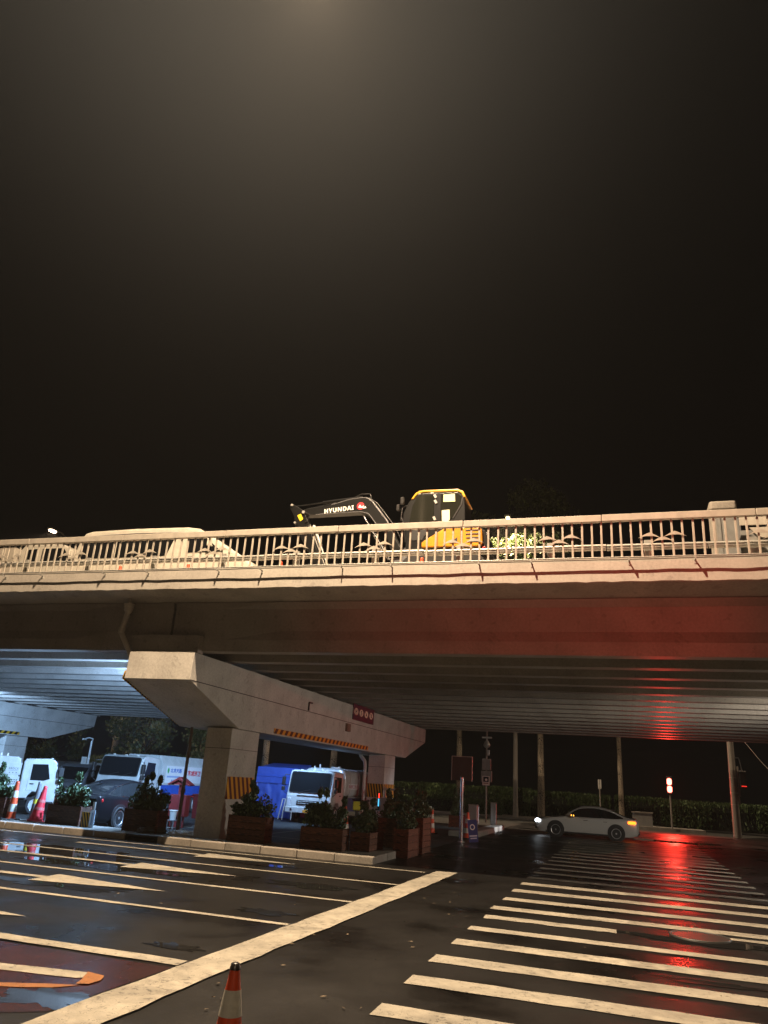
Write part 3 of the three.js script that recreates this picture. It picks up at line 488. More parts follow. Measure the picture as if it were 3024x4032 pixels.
// ---- refuse lorry behind the black saloon, facing the road
{
  const t = thing('refuse_lorry', 'white refuse lorry with a blue lower band parked behind the black saloon', 'lorry', [-20.75, 0.012, -29.0], 0);
  const W = 2.1, h = W / 2; cab(t, W, { wh: 0.7, wy: 1.79 }); chassis(t, W, 5.4); t.scale.y = 1.06;
  const hull = exZ([[-h, 0.75], [-h, 1.95], [-h + 0.25, 2.3], [h - 0.25, 2.3], [h, 1.95], [h, 0.75]], 4.0, 0.03, 0, 0.02, -3.75);
  part('body', hull, M.white, t);
  part('hopper', exX([[-5.7, 0.62], [-5.7, 2.1], [-6.3, 1.75], [-6.5, 1.1], [-6.3, 0.62]], W, 0.04), M.white, t);
  for (const s of [-1, 1]) {
    part('skirt', exX([[-1.8, 0.74], [-1.8, 1.14], [-5.7, 1.14], [-5.7, 0.74]], 0.02, 0.004, s * (h + 0.012)), M.blue, t, 'blue band along the side');
    part('trim', exX([[-1.8, 1.15], [-1.8, 1.22], [-5.7, 1.22], [-5.7, 1.15]], 0.03, 0.004, s * (h + 0.014)), M.white, t);
    part('reflector_strip', exX([[-1.8, 0.66], [-1.8, 0.71], [-5.7, 0.71], [-5.7, 0.66]], 0.02, 0.004, s * (h - 0.02)), canvasMat(256, 8, (c) => { for (let i = 0; i < 16; i++) { c.fillStyle = i % 2 ? '#cfcfcf' : '#b02020'; c.fillRect(i * 16, 0, 16, 8); } }), t);
    const deco = canvasMat(512, 128, (c, w, hh) => {
      c.fillStyle = '#cbcccc'; c.fillRect(0, 0, w, hh);
      c.fillStyle = '#2f9a4a'; c.beginPath(); c.moveTo(30, 12); c.quadraticCurveTo(56, 34, 30, 60); c.quadraticCurveTo(6, 36, 30, 12); c.fill();
      glyphs(c, 'njtl', 60, 18, 34, '#2b5aa8'); c.fillStyle = '#8094b8'; c.fillRect(20, 76, 170, 13); c.fillStyle = '#7688a8'; c.fillRect(80, 104, 22, 16); c.fillRect(110, 104, 22, 16); c.fillRect(140, 104, 22, 16);
      glyphs(c, 'dchw', 290, 28, 44, '#c2283a', 0.15);
    });
    const m = part('side_print', new THREE.PlaneGeometry(3.3, 0.68), deco, t, 'green leaf, blue and red characters'); m.position.set(s * (h + 0.006), 1.58, -3.7); m.rotation.y = s * Math.PI / 2;
  }
}
// ---- dark van parked between them
{
  const t = thing('parked_van', 'dark grey van parked in shade between the sweeper and the refuse lorry', 'van', [-24.6, 0.012, -30.3], 0.05);
  part('body', exX([[0, 0.35], [0.06, 0.7], [-0.1, 1.05], [-0.3, 1.12], [-0.95, 1.78], [-1.2, 1.86], [-4.2, 1.86], [-4.4, 1.7], [-4.45, 0.35]], 1.75, 0.07), S(0.09, 0.09, 0.095, 0.35), t);
  const ws = part('windscreen', exZ(rrect(1.45, 0.74, 0.1), 0.03, 0.008), M.glass, t); ws.position.set(0, 1.46, -0.6); ws.rotation.x = -0.77;
  for (const s of [-1, 1]) { part('side_window', exX([[-0.85, 1.1], [-1.1, 1.68], [-3.9, 1.68], [-3.9, 1.1]], 0.02, 0.004, s * 0.88), M.glass, t); part('headlight', rbox(0.3, 0.14, 0.06, 0.03, s * 0.62, 0.84, -0.0), M.chrome, t); part('mirror', rbox(0.16, 0.14, 0.1, 0.03, s * 0.99, 1.15, -0.6), M.black, t); for (const z of [-0.75, -3.6]) wheel(t, s * 0.76, 0.31, z, 0.31, 0.2, s); }
  part('bumper', rbox(1.7, 0.22, 0.12, 0.04, 0, 0.45, 0.05), M.grey, t);
}
// ---- water tanker between the columns, facing the road
{
  const t = thing('water_tanker', 'white water tanker lorry parked between the two bridge columns', 'lorry', [-13.45, 0.012, -33.0], 0);
  const W = 2.15, h = W / 2; cab(t, W); chassis(t, W, 5.6);
  t.children.find(o => o.name === 'bumper').children.find(o => o.name === 'number_plate').material = S(0.6, 0.24, 0.02, 0.5);
  const s = rrect(W, 1.32, 0.42); part('tank', exZ(s, 3.9, 0.12, 0, 1.72, -3.7), M.white, t);
  part('tank_strap', [-2.4, -3.7, -5.0].map(z => { const q = rrect(W + 0.03, 1.35, 0.43); q.holes.push(rrect(W - 0.02, 1.3, 0.42)); return exZ(q, 0.06, 0, 0, 1.72, z); }), M.white, t);
  for (const k of [-1, 1]) {
    part('skirt', exX([[-1.75, 0.52], [-1.75, 1.12], [-5.6, 1.12], [-5.6, 0.52]], 0.03, 0.006, k * (h - 0.0)), M.purple, t, 'dark purple side skirt');
    part('skirt_rail', exX([[-1.75, 1.12], [-1.75, 1.15], [-5.6, 1.15], [-5.6, 1.12]], 0.05, 0.004, k * (h + 0.01)), M.galv, t);
    const deco = canvasMat(256, 48, (c) => { c.fillStyle = '#cbcccc'; c.fillRect(0, 0, 256, 48); glyphs(c, 'jchwdt', 10, 8, 34, '#a05058', 0.13); });
    const m = part('side_print', new THREE.PlaneGeometry(1.5, 0.24), deco, t, 'faded red characters'); m.position.set(k * (h + 0.006), 1.62, -2.9); m.rotation.y = k * Math.PI / 2;
  }
  part('manhole_lid', [cyl(0.26, 0.26, 0.1, 0, 2.42, -3.2), cyl(0.04, 0.03, 0.2, -0.35, 2.45, -1.95), cyl(0.05, 0.05, 0.12, 0.5, 2.42, -2.3)], M.white, t);
  part('beacon', [cyl(0.03, 0.02, 0.2, -0.1, 2.34, -0.7, 0, 0, 0.3), cyl(0.05, 0.05, 0.1, 0.3, 2.28, -0.7)], M.reflect, t);
  parts('spray_bar', [tube([[-h - 0.1, 0.95, 0.2], [-h - 0.12, 0.6, 0.28], [-h - 0.2, 0.1, 0.3]], 0.025, 6), tube([[-h + 0.05, 0.95, 0.22], [-h + 0.02, 0.5, 0.3], [-h + 0.0, 0.1, 0.32]], 0.025, 6), bar([-h - 0.1, 0.95, 0.2], [-h + 0.05, 0.95, 0.22], 0.025, 6), bar([-h + 0.4, 0.45, 0.25], [-h + 0.42, 0.1, 0.3], 0.025, 6)], M.galv, t);
}
// ---- lofted saloon: +z is forwards, tables run from nose to tail
function loft(stations) {
  // station: z, sill y, waist y, roof y, half width, half roof width
  const secs = stations.map(([z, yb, yw, yr, w, wr]) => {
    const roof = yr > yw + 0.02, R2 = roof ? wr : w * 0.72, y2 = roof ? yr : yw + 0.0;
    const half = [[w - 0.09, yb], [w - 0.015, yb + 0.1], [w, yb + (yw - yb) * 0.5], [w - 0.015, yw - 0.1], [w - 0.05, yw - 0.02], [w - 0.1, yw], [R2 + 0.03, y2 - (roof ? 0.07 : 0)], [R2 - 0.06, y2], [R2 * 0.5, y2 + 0.025], [0, y2 + 0.035]];
    return { z, half };
  });
  const n = secs[0].half.length, body = [], glass = [];
  const P3 = (s, k, m) => [m * s.half[k][0], s.half[k][1], s.z];
  for (let i = 0; i + 1 < secs.length; i++) for (let k = 0; k + 1 < n; k++) for (const m of [1, -1]) {
    const a = P3(secs[i], k, m), b = P3(secs[i + 1], k, m), c = P3(secs[i + 1], k + 1, m), d = P3(secs[i], k + 1, m);
    const f = stations[i][6] || '', tgt = (k === 5 && f.includes('s')) || (k >= 7 && f.includes('w')) ? glass : body;
    if (m > 0) tgt.push(a, b, c, a, c, d); else tgt.push(a, c, b, a, d, c);
  }
  for (const [s, f] of [[secs[0], 1], [secs[secs.length - 1], -1]]) for (let k = 0; k + 1 < n; k++) { const q = [P3(s, k, 1), P3(s, k + 1, 1), P3(s, k + 1, -1), P3(s, k, -1)]; const e = f > 0 ? [q[0], q[1], q[2], q[0], q[2], q[3]] : [q[0], q[2], q[1], q[0], q[3], q[2]]; body.push(...e); }
  const mk = a => { const g = new THREE.BufferGeometry(); g.setAttribute('position', new THREE.Float32BufferAttribute(a.flat(), 3)); const key = new Map(), idx = [], pos = []; for (const p of a) { const s = p.map(v => v.toFixed(4)).join(); if (!key.has(s)) { key.set(s, pos.length / 3); pos.push(...p); } idx.push(key.get(s)); } const h = new THREE.BufferGeometry(); h.setAttribute('position', new THREE.Float32BufferAttribute(pos, 3)); h.setIndex(idx); h.computeVertexNormals(); return tuv(h); };
  return [mk(body), mk(glass)];
}
// fine stations by smooth interpolation between the given ones
function fine(tab, m = 5) {
  const out = []; const cr = (a, b, c, d, t) => 0.5 * (2 * b + (c - a) * t + (2 * a - 5 * b + 4 * c - d) * t * t + (3 * b - a - 3 * c + d) * t * t * t);
  for (let i = 0; i + 1 < tab.length; i++) { const A = tab[Math.max(0, i - 1)], B = tab[i], C = tab[i + 1], D = tab[Math.min(tab.length - 1, i + 2)]; for (let k = 0; k < m; k++) { const t = k / m, r = []; for (let j = 0; j < 6; j++) r.push(j === 0 ? B[0] + (C[0] - B[0]) * t : cr(A[j], B[j], C[j], D[j], t)); r[3] = Math.max(r[3], r[2]); r.push(B[6]); out.push(r); } }
  out.push(tab[tab.length - 1]); return out;
}
const SALOON = [[0, 0.36, 0.62, 0.62, 0.66, 0.5], [-0.12, 0.24, 0.74, 0.74, 0.82, 0.55], [-0.45, 0.2, 0.83, 0.83, 0.9, 0.6], [-1.0, 0.2, 0.9, 0.9, 0.92, 0.62], [-1.35, 0.2, 0.94, 0.96, 0.92, 0.66, 'w'], [-1.7, 0.2, 0.95, 1.2, 0.92, 0.64, 'ws'], [-2.1, 0.2, 0.95, 1.4, 0.92, 0.6, 's'], [-2.6, 0.2, 0.96, 1.46, 0.92, 0.58, 's'], [-3.1, 0.2, 0.97, 1.43, 0.92, 0.57, 's'], [-3.6, 0.2, 0.98, 1.32, 0.92, 0.56, 'ws'], [-4.1, 0.2, 1.0, 1.12, 0.91, 0.58, 'w'], [-4.45, 0.22, 1.02, 1.03, 0.88, 0.6], [-4.7, 0.28, 1.0, 1.0, 0.84, 0.6], [-4.8, 0.4, 0.92, 0.92, 0.76, 0.55]];
function saloon(t, paint, o) {
  const [b, g] = loft(fine(SALOON));
  part('body', b, paint, t); part('windows', g, M.carglass, t);
  for (const s of [-1, 1]) {
    for (const z of [-0.95, -3.75]) { part('wheel_arch', move(cyl(0.4, 0.4, 0.05, 0, 0, 0, 0, 0, Math.PI / 2, 32), s * 0.905, 0.36, z), M.dark, t); wheel(t, s * 0.85, 0.34, z, 0.345, 0.2, s, o.rim); }
    part('mirror', rbox(0.2, 0.14, 0.12, 0.04, s * 1.0, 1.0, -1.75), paint, t);
    part('headlight', move(rbox(0.4, 0.13, 0.3, 0.05), s * 0.66, 0.68, -0.16, 0, s * 0.5), o.head, t);
    part('tail_light', move(rbox(0.4, 0.13, o.tl || 0.36, 0.05), s * (o.tl ? 0.66 : 0.75), 0.86, o.tl ? -4.64 : -4.5, 0, -s * (o.tl ? 0.45 : 0.22)), o.tail, t);
    for (const z of [-2.35, -3.25]) part('door_handle', rbox(0.03, 0.03, 0.2, 0.01, s * 0.925, 0.82, z), M.chrome, t);
    part('window_trim', tube([[s * 0.84, 0.955, -1.5], [s * 0.845, 0.965, -2.6], [s * 0.84, 0.985, -3.9]], 0.01, 5), M.chrome, t);
    part('sill_trim', rbox(0.03, 0.07, 2.2, 0.015, s * 0.89, 0.24, -2.35), M.dark, t);
  }
  part('lower_bumper', [rbox(1.3, 0.12, 0.08, 0.03, 0, 0.36, 0.0), rbox(1.35, 0.14, 0.08, 0.03, 0, 0.4, -4.8)], M.dark, t);
}
{
  const t = thing('black_saloon', 'glossy black saloon with bright alloy wheels parked behind the planters', 'car', [-16.5, 0.012, -25.98]);
  // it faces away from the road: turn about its middle
  t.rotation.y = Math.PI; t.position.set(-16.5, 0.012, -25.98);
  saloon(t, M.blackcar, { rim: 'alloy', head: M.chrome, tail: M.tail, tl: 0.2 });
  part('boot_seam', tube([[-0.6, 1.02, -4.42], [0, 1.05, -4.44], [0.6, 1.02, -4.42]], 0.006, 5), M.dark, t);
  part('number_plate', rbox(0.44, 0.14, 0.012, 0.004, 0, 0.62, -4.815), S(0.02, 0.06, 0.3, 0.4), t);
  part('roof_rail_trim', [tube([[-0.66, 1.16, -1.7], [-0.62, 1.38, -2.15], [-0.6, 1.43, -2.7], [-0.59, 1.38, -3.2], [-0.58, 1.26, -3.65], [-0.72, 1.02, -4.2]], 0.009, 5), tube([[0.66, 1.16, -1.7], [0.62, 1.38, -2.15], [0.6, 1.43, -2.7], [0.59, 1.38, -3.2], [0.58, 1.26, -3.65], [0.72, 1.02, -4.2]], 0.009, 5)], M.chrome, t);
  part('roof_fin', exX([[-3.55, 1.36], [-3.7, 1.42], [-3.78, 1.42], [-3.8, 1.34]], 0.03, 0.006), M.blackcar, t);
}
{
  const t = thing('white_saloon', 'white saloon with lit lamps driving across under the bridge', 'car', [-4.1, 0, -39.6], 0);
  t.rotation.y = -Math.PI / 2 + 0.06; t.scale.setScalar(0.98);
  const AMBER = new THREE.Color().setRGB(1, 0.36, 0.02), HEAD = new THREE.Color().setRGB(0.85, 0.92, 1);
  saloon(t, M.whitecar, { rim: 'alloy', head: glow(HEAD, 5), tail: glow(new THREE.Color().setRGB(1, 0.16, 0.01), 5) });
  part('side_indicator', [rbox(0.05, 0.06, 0.14, 0.02, 1.07, 1.02, -1.75), rbox(0.05, 0.06, 0.14, 0.02, -1.07, 1.02, -1.75)], glow(AMBER, 7), t, 'amber indicator on the mirror');
  const add = (L, p, q) => { L.position.set(...p); L.target.position.set(...q); L.castShadow = true; L.shadow.radius = 3; t.add(L, L.target); };
  for (const s of [-1, 1]) { add(new THREE.SpotLight(HEAD, 28, 0, 28 * R, 0.6, 2), [s * 0.66, 0.66, 0.12], [s * 0.66, 0.2, 6]); add(new THREE.SpotLight(new THREE.Color().setRGB(1, 0.14, 0.02), 3, 0, 75 * R, 0.6, 2), [s * 0.68, 0.84, -4.86], [s * 0.9, 0.4, -8]); }
}
// ================================================================ ON THE BRIDGE DECK
{
  const t = thing('minibus', 'cream white high roof minibus standing on the bridge behind the railing', 'van');
  const prof = [[-17.9, 7.3], [-17.9, 8.6], [-17.72, 9.3], [-17.55, 9.5], [-17.3, 9.56], [-15.5, 9.6], [-13.5, 9.57], [-13.05, 9.5], [-12.6, 9.26], [-11.35, 8.5], [-10.95, 8.25], [-10.8, 7.95], [-10.75, 7.4], [-10.9, 7.25]];
  part('body', exZ(prof, 1.9, 0.09, 0, 0, -21.3), M.cream, t);
  part('roof_gutter', tube([[-17.6, 9.36, -20.36], [-15.5, 9.4, -20.345], [-13.2, 9.36, -20.36], [-12.7, 9.2, -20.37]], 0.014, 6), M.grey, t);
  for (const [a] of [[[[-17.66, 8.56], [-17.55, 9.22], [-16.2, 9.24], [-16.2, 8.56]]], [[[-16.15, 8.56], [-16.15, 9.24], [-14.95, 9.24], [-14.95, 8.56]]], [[[-14.9, 8.56], [-14.9, 9.24], [-13.9, 9.22], [-14.15, 8.58]]], [[[-13.4, 8.66], [-13.4, 9.22], [-12.8, 9.22], [-12.1, 8.66]]]]) part('side_window', exZ(a, 0.03, 0.006, 0, 0, -20.345), M.glass, t);
  const ws = part('windscreen', exZ(rrect(1.45, 1.5, 0.1), 0.03, 0.008), M.glass, t); ws.position.set(-11.96, 8.9, -21.3); ws.rotation.set(0, Math.PI / 2, 0); ws.rotateX(-0.98);
  part('door_handle', [rbox(0.2, 0.05, 0.04, 0.012, -13.9, 8.47, -20.34), rbox(0.2, 0.05, 0.04, 0.012, -13.2, 8.5, -20.34)], M.dark, t);
  part('mirror', [rbox(0.14, 0.26, 0.14, 0.03, -12.5, 8.95, -20.22), bar([-12.45, 8.85, -20.35], [-12.5, 8.9, -20.24], 0.02)], M.cream, t);
  part('tail_light', rbox(0.05, 0.5, 0.14, 0.02, -17.88, 8.4, -20.5), M.tail, t);
  part('door_seam', [box(0.012, 1.2, 0.01, -13.6, 8.7, -20.348), box(0.012, 1.2, 0.01, -14.9, 8.2, -20.348)], M.grey, t);
  for (const x of [-16.6, -12.2]) { const w = wheel(t, x, 7.34, -20.5, 0.36, 0.22, 1); w.rotation.y = -Math.PI / 2; const v = wheel(t, x, 7.34, -22.1, 0.36, 0.22, 1); v.rotation.y = Math.PI / 2; }
}
{
  const t = thing('crew_cab_lorry', 'pale crew cab lorry with a board body behind the railing at the far left', 'lorry');
  part('cab', exZ([[-21.5, 7.6], [-21.5, 9.4], [-21.3, 9.62], [-19.6, 9.6], [-19.3, 9.45], [-18.75, 8.75], [-18.65, 8.3], [-18.6, 7.6]], 1.9, 0.07, 0, 0, -22.6), M.cream, t);
  for (const a of [[[-21.1, 8.85], [-21.1, 9.4], [-20.65, 9.42], [-20.65, 8.85]], [[-20.45, 8.82], [-20.45, 9.42], [-19.5, 9.42], [-19.0, 8.82]]]) part('side_window', exZ(a, 0.03, 0.006, 0, 0, -21.645), M.glass, t);
  part('mirror', [rbox(0.12, 0.3, 0.12, 0.03, -19.0, 9.1, -21.5)], M.cream, t);
  part('load_body', [box(3.4, 1.5, 1.95, -23.4, 8.75, -22.6), ...[-22.2, -23.2, -24.2].map(x => box(0.07, 1.5, 0.05, x, 8.75, -21.6))], M.rail, t);
  part('chassis', box(6, 0.25, 1.2, -21.8, 7.55, -22.6), M.dark, t);
  for (const x of [-24, -19.4]) { const w = wheel(t, x, 7.38, -21.8, 0.4, 0.24, 1); w.rotation.y = -Math.PI / 2; const v = wheel(t, x, 7.38, -23.4, 0.4, 0.24, 1); v.rotation.y = Math.PI / 2; }
}
{
  // low trailer and excavator on it
  const tr = thing('low_loader_trailer', 'low flat trailer under the excavator on the bridge', 'trailer');
  part('bed', [box(7.6, 0.22, 2.2, -6.2, 7.62, -21.2), box(7.6, 0.12, 0.12, -6.2, 7.48, -20.2)], M.grey, tr);
  for (const x of [-4.4, -3.4, -8.6]) for (const z of [-20.35, -22.05]) { const w = wheel(tr, x, 7.26, z, 0.27, 0.22, 1); w.rotation.y = z > -21 ? -Math.PI / 2 : Math.PI / 2; }
  const t = thing('excavator', 'excavator with black boom, yellow roofed cab and orange body above the railing', 'excavator');
  for (const z of [-20.35, -22.05]) part('track', exZ([[-5.9, 7.9], [-5.75, 7.75], [-3.7, 7.75], [-3.5, 7.9], [-3.5, 8.15], [-3.75, 8.3], [-5.7, 8.3], [-5.9, 8.15]], 0.4, 0.03, 0, 0, z), M.rubber, t);
  part('undercarriage', [box(1.4, 0.2, 1.5, -4.7, 8.1, -21.2), cyl(0.45, 0.45, 0.16, -4.7, 8.28, -21.2)], M.dark, t);
  part('turntable_frame', [box(2.3, 0.13, 2.0, -4.75, 8.43, -21.2), box(0.5, 0.5, 0.5, -6.15, 8.5, -21.1)], M.grey, t);
  part('cab', exZ([[-5.86, 8.5], [-5.88, 9.1], [-6.0, 9.38], [-5.98, 9.64], [-5.82, 10.0], [-5.66, 10.18], [-5.5, 10.27], [-4.3, 10.25], [-4.16, 10.17], [-4.1, 10.05], [-4.06, 9.3], [-4.06, 8.5]], 1.05, 0.03, 0, 0, -20.72), M.exgrey, t);
  part('cab_roof', exZ([[-5.74, 10.08], [-5.62, 10.26], [-5.5, 10.33], [-5.35, 10.345], [-4.3, 10.325], [-4.14, 10.24], [-4.06, 10.06], [-4.13, 10.05], [-4.2, 10.18], [-4.32, 10.25], [-5.4, 10.275], [-5.56, 10.22], [-5.68, 10.07]], 1.12, 0.02, 0, 0, -20.72), M.excyellow, t, 'yellow rim of the cab roof');
  const EG = P(0.016, 0.017, 0.013, 0.06);
  part('door_window', exZ([[-5.78, 9.3], [-5.7, 9.83], [-5.58, 10.12], [-5.44, 10.19], [-5.08, 10.18], [-5.03, 10.1], [-5.02, 9.3]], 0.03, 0.008, 0, 0, -20.19), EG, t);
  part('rear_window', exZ([[-4.83, 10.2], [-4.32, 10.19], [-4.2, 10.1], [-4.23, 9.83], [-4.46, 9.42], [-4.62, 9.25], [-4.82, 9.25]], 0.03, 0.008, 0, 0, -20.19), EG, t);
  part('window_frame', [beam([-4.15, 10.1, -20.185], [-4.2, 9.83, -20.185], 0.04, 0.02), beam([-4.2, 9.83, -20.185], [-4.44, 9.4, -20.185], 0.04, 0.02)], M.black, t);
  part('lower_door', exZ([[-5.72, 8.75], [-5.72, 9.2], [-5.1, 9.2], [-5.35, 8.75]], 0.03, 0.008, 0, 0, -20.19), M.dark, t);
  part('notice', exZ([[-4.74, 10.16], [-4.4, 10.17], [-4.38, 9.92], [-4.74, 9.93]], 0.01, 0, 0, 0, -20.165), canvasMat(128, 96, (c) => { c.fillStyle = '#d8dca8'; c.fillRect(0, 0, 128, 96); c.fillStyle = '#8f9470'; for (let i = 0; i < 5; i++) c.fillRect(14, 14 + i * 15, 60 + (i * 37) % 40, 5); }), t, 'pale yellow notice in the cab window');
  part('notice', exZ([[-4.78, 9.66], [-4.54, 9.67], [-4.53, 9.36], [-4.58, 9.31], [-4.76, 9.32]], 0.01, 0, 0, 0, -20.165), M.paper, t, 'pale yellow sheet stuck in the cab window');
  part('hinge', [[-5.0, 10.13], [-4.98, 9.95], [-5.0, 9.42]].map(([x, y]) => box(0.07, 0.12, 0.03, x, y, -20.175, 0, 0, 0.5)), M.galv, t);
  part('work_lamp', [rbox(0.09, 0.06, 0.06, 0.02, -5.5, 10.24, -20.2), rbox(0.09, 0.06, 0.06, 0.02, -5.1, 10.24, -20.2)], M.reflect, t);
  part('mirror', [rbox(0.12, 0.24, 0.1, 0.03, -6.0, 10.0, -20.1), rbox(0.1, 0.2, 0.1, 0.03, -6.12, 9.78, -20.1), tube([[-5.85, 9.9, -20.25], [-6.0, 9.8, -20.15], [-6.05, 9.4, -20.2]], 0.02, 6)], M.black, t);
  part('handrail', tube([[-5.86, 8.7, -20.16], [-5.9, 9.2, -20.14], [-6.02, 9.5, -20.16]], 0.018, 6), M.dark, t);
  part('engine_cover', exZ([[-5.34, 8.51], [-5.35, 8.66], [-5.14, 8.8], [-4.7, 9.06], [-4.58, 9.09], [-3.62, 9.07], [-3.56, 8.98], [-3.54, 8.6], [-3.62, 8.5]], 2.04, 0.03, 0, 0, -21.13), M.orange, t);
  part('cover_seam', [box(0.012, 0.56, 0.01, -4.86, 8.74, -20.108), box(0.012, 0.56, 0.01, -4.18, 8.79, -20.108)], M.dark, t);
  part('cooling_slot', [0, 1, 2, 3].map(i => rbox(0.42, 0.045, 0.02, 0.01, -3.83 + i * 0.012, 8.98 - i * 0.115, -20.105)), M.dark, t);
  part('badge', exZ([[-4.5, 8.6], [-4.28, 8.78], [-4.26, 8.6]], 0.012, 0, 0, 0, -20.104), M.dark, t, 'dark triangular decal');
  part('counterweight', exZ([[-3.64, 9.12], [-3.48, 9.0], [-3.36, 8.72], [-3.34, 8.42], [-3.66, 8.42]], 1.9, 0.03, 0, 0, -21.2), M.exgrey, t);
  part('tail_light', rbox(0.1, 0.06, 0.2, 0.02, -3.5, 8.47, -20.25), M.tail, t);
  const s = new THREE.Shape(); s.moveTo(-9.6, 10.06); s.lineTo(-9.53, 10.15); s.lineTo(-9.16, 10.2); s.lineTo(-8.6, 10.26); s.lineTo(-7.95, 10.41); s.quadraticCurveTo(-7.6, 10.5, -7.4, 10.45); s.quadraticCurveTo(-7.2, 10.36, -7.1, 10.2); s.lineTo(-6.61, 9.56); s.lineTo(-6.2, 8.74); s.lineTo(-6.15, 8.45); s.lineTo(-6.4, 8.42); s.lineTo(-6.7, 9.2); s.lineTo(-7.07, 9.6); s.quadraticCurveTo(-7.3, 9.92, -7.62, 9.97); s.lineTo(-9.14, 9.95); s.lineTo(-9.5, 9.96);
  part('boom', exZ(s, 0.34, 0.02, 0, 0, -20.95), M.exgrey, t);
  part('boom_edge', [tube([[-9.1, 9.955, -20.79], [-7.62, 9.98, -20.79], [-7.3, 9.9, -20.79], [-7.0, 9.52, -20.79]], 0.016, 6), tube([[-8.6, 10.26, -20.79], [-7.95, 10.42, -20.79], [-7.4, 10.46, -20.79], [-7.12, 10.24, -20.79], [-6.62, 9.6, -20.79]], 0.014, 6)], M.grey, t);
  const lg = text('HYUNDAI', 0.15, 0.008); lg.computeBoundingBox(); const lw = lg.boundingBox.max.x; lg.scale(1.02 / lw, 1, 1);
  const lt = part('lettering', lg, S(0.78, 0.78, 0.72, 0.5), t, 'white maker lettering on the boom'); lt.position.set(-8.82, 9.97, -20.785); lt.rotation.z = 0.085;
  part('round_decal', cyl(0.125, 0.125, 0.008, -7.58, 10.17, -20.783, Math.PI / 2, 0, 0, 32), S(0.55, 0.03, 0.04, 0.4), t, 'round red decal');
  part('round_decal_glare', [exZ([[-7.66, 10.12], [-7.6, 10.22], [-7.54, 10.14], [-7.46, 10.2], [-7.5, 10.1]], 0.006, 0, 0, 0, -20.776), exZ([[-7.5, 10.08], [-7.42, 10.16], [-7.38, 10.09]], 0.006, 0, 0, 0, -20.776)], S(0.75, 0.72, 0.7, 0.5), t);  // white glare on the red decal, painted as flat pale shapes
  part('arm_head', exZ([[-10.06, 10.33], [-10.0, 10.39], [-9.9, 10.34], [-9.56, 10.13], [-9.33, 9.68], [-9.42, 9.55], [-9.68, 9.6], [-9.82, 9.72], [-9.88, 9.96], [-10.04, 10.22]], 0.3, 0.02, 0, 0, -20.95), M.exgrey, t);
  part('warning_label', exZ([[-9.75, 9.95], [-9.64, 10.01], [-9.53, 9.82], [-9.63, 9.75]], 0.008, 0, 0, 0, -20.794), S(0.75, 0.55, 0.02, 0.5), t, 'yellow warning label');
  parts('pin', [cyl(0.04, 0.04, 0.4, -9.97, 10.32, -20.95, Math.PI / 2), cyl(0.05, 0.05, 0.42, -9.53, 10.05, -20.95, Math.PI / 2), cyl(0.035, 0.035, 0.4, -9.8, 9.7, -20.95, Math.PI / 2)], M.galv, t);
  part('arm', exZ([[-9.84, 9.66], [-9.36, 9.66], [-8.85, 8.5], [-8.6, 7.95], [-8.85, 7.9], [-9.12, 8.45]], 0.24, 0.02, 0, 0, -20.95), M.exgrey, t);
  part('arm_edge', beam([-9.28, 9.62, -20.82], [-8.62, 8.2, -20.82], 0.03, 0.02), M.galv, t);
  part('arm_cylinder', [bar([-9.97, 10.33, -20.95], [-8.95, 10.42, -20.95], 0.022, 10), bar([-8.95, 10.42, -20.95], [-7.6, 10.53, -20.95], 0.05, 12)], M.exgrey, t);
  part('bucket_cylinder', [bar([-9.2, 9.62, -20.95], [-8.9, 8.95, -20.95], 0.06, 12), bar([-8.9, 8.95, -20.95], [-8.5, 8.05, -20.95], 0.03, 10)], M.galv, t);
  part('bucket', exZ([[-8.9, 7.95], [-8.5, 8.0], [-8.2, 8.25], [-8.25, 7.8], [-8.5, 7.74], [-8.95, 7.76]], 0.8, 0.02, 0, 0, -20.95), M.grey, t);
  for (const dz of [-0.25, 0.25]) part('boom_cylinder', [bar([-7.42, 9.78, -20.95 + dz], [-7.02, 9.15, -20.95 + dz], 0.028, 10), bar([-7.02, 9.15, -20.95 + dz], [-6.5, 8.35, -20.95 + dz], 0.055, 12)], M.chrome, t);
  part('hose', [tube([[-7.9, 10.44, -20.8], [-7.6, 10.58, -20.8], [-7.3, 10.58, -20.82], [-7.22, 10.3, -20.78], [-7.3, 10.15, -20.77]], 0.014, 6), tube([[-9.6, 10.1, -20.78], [-9.3, 9.95, -20.75], [-9.35, 9.75, -20.76], [-9.45, 9.7, -20.78]], 0.016, 6), tube([[-9.5, 10.2, -20.9], [-8.6, 10.32, -20.85], [-7.9, 10.48, -20.85]], 0.014, 6), tube([[-7.4, 10.52, -21], [-7.1, 10.32, -21], [-6.5, 9.55, -21], [-6.2, 9.0, -21]], 0.02, 6)], M.black, t);
}
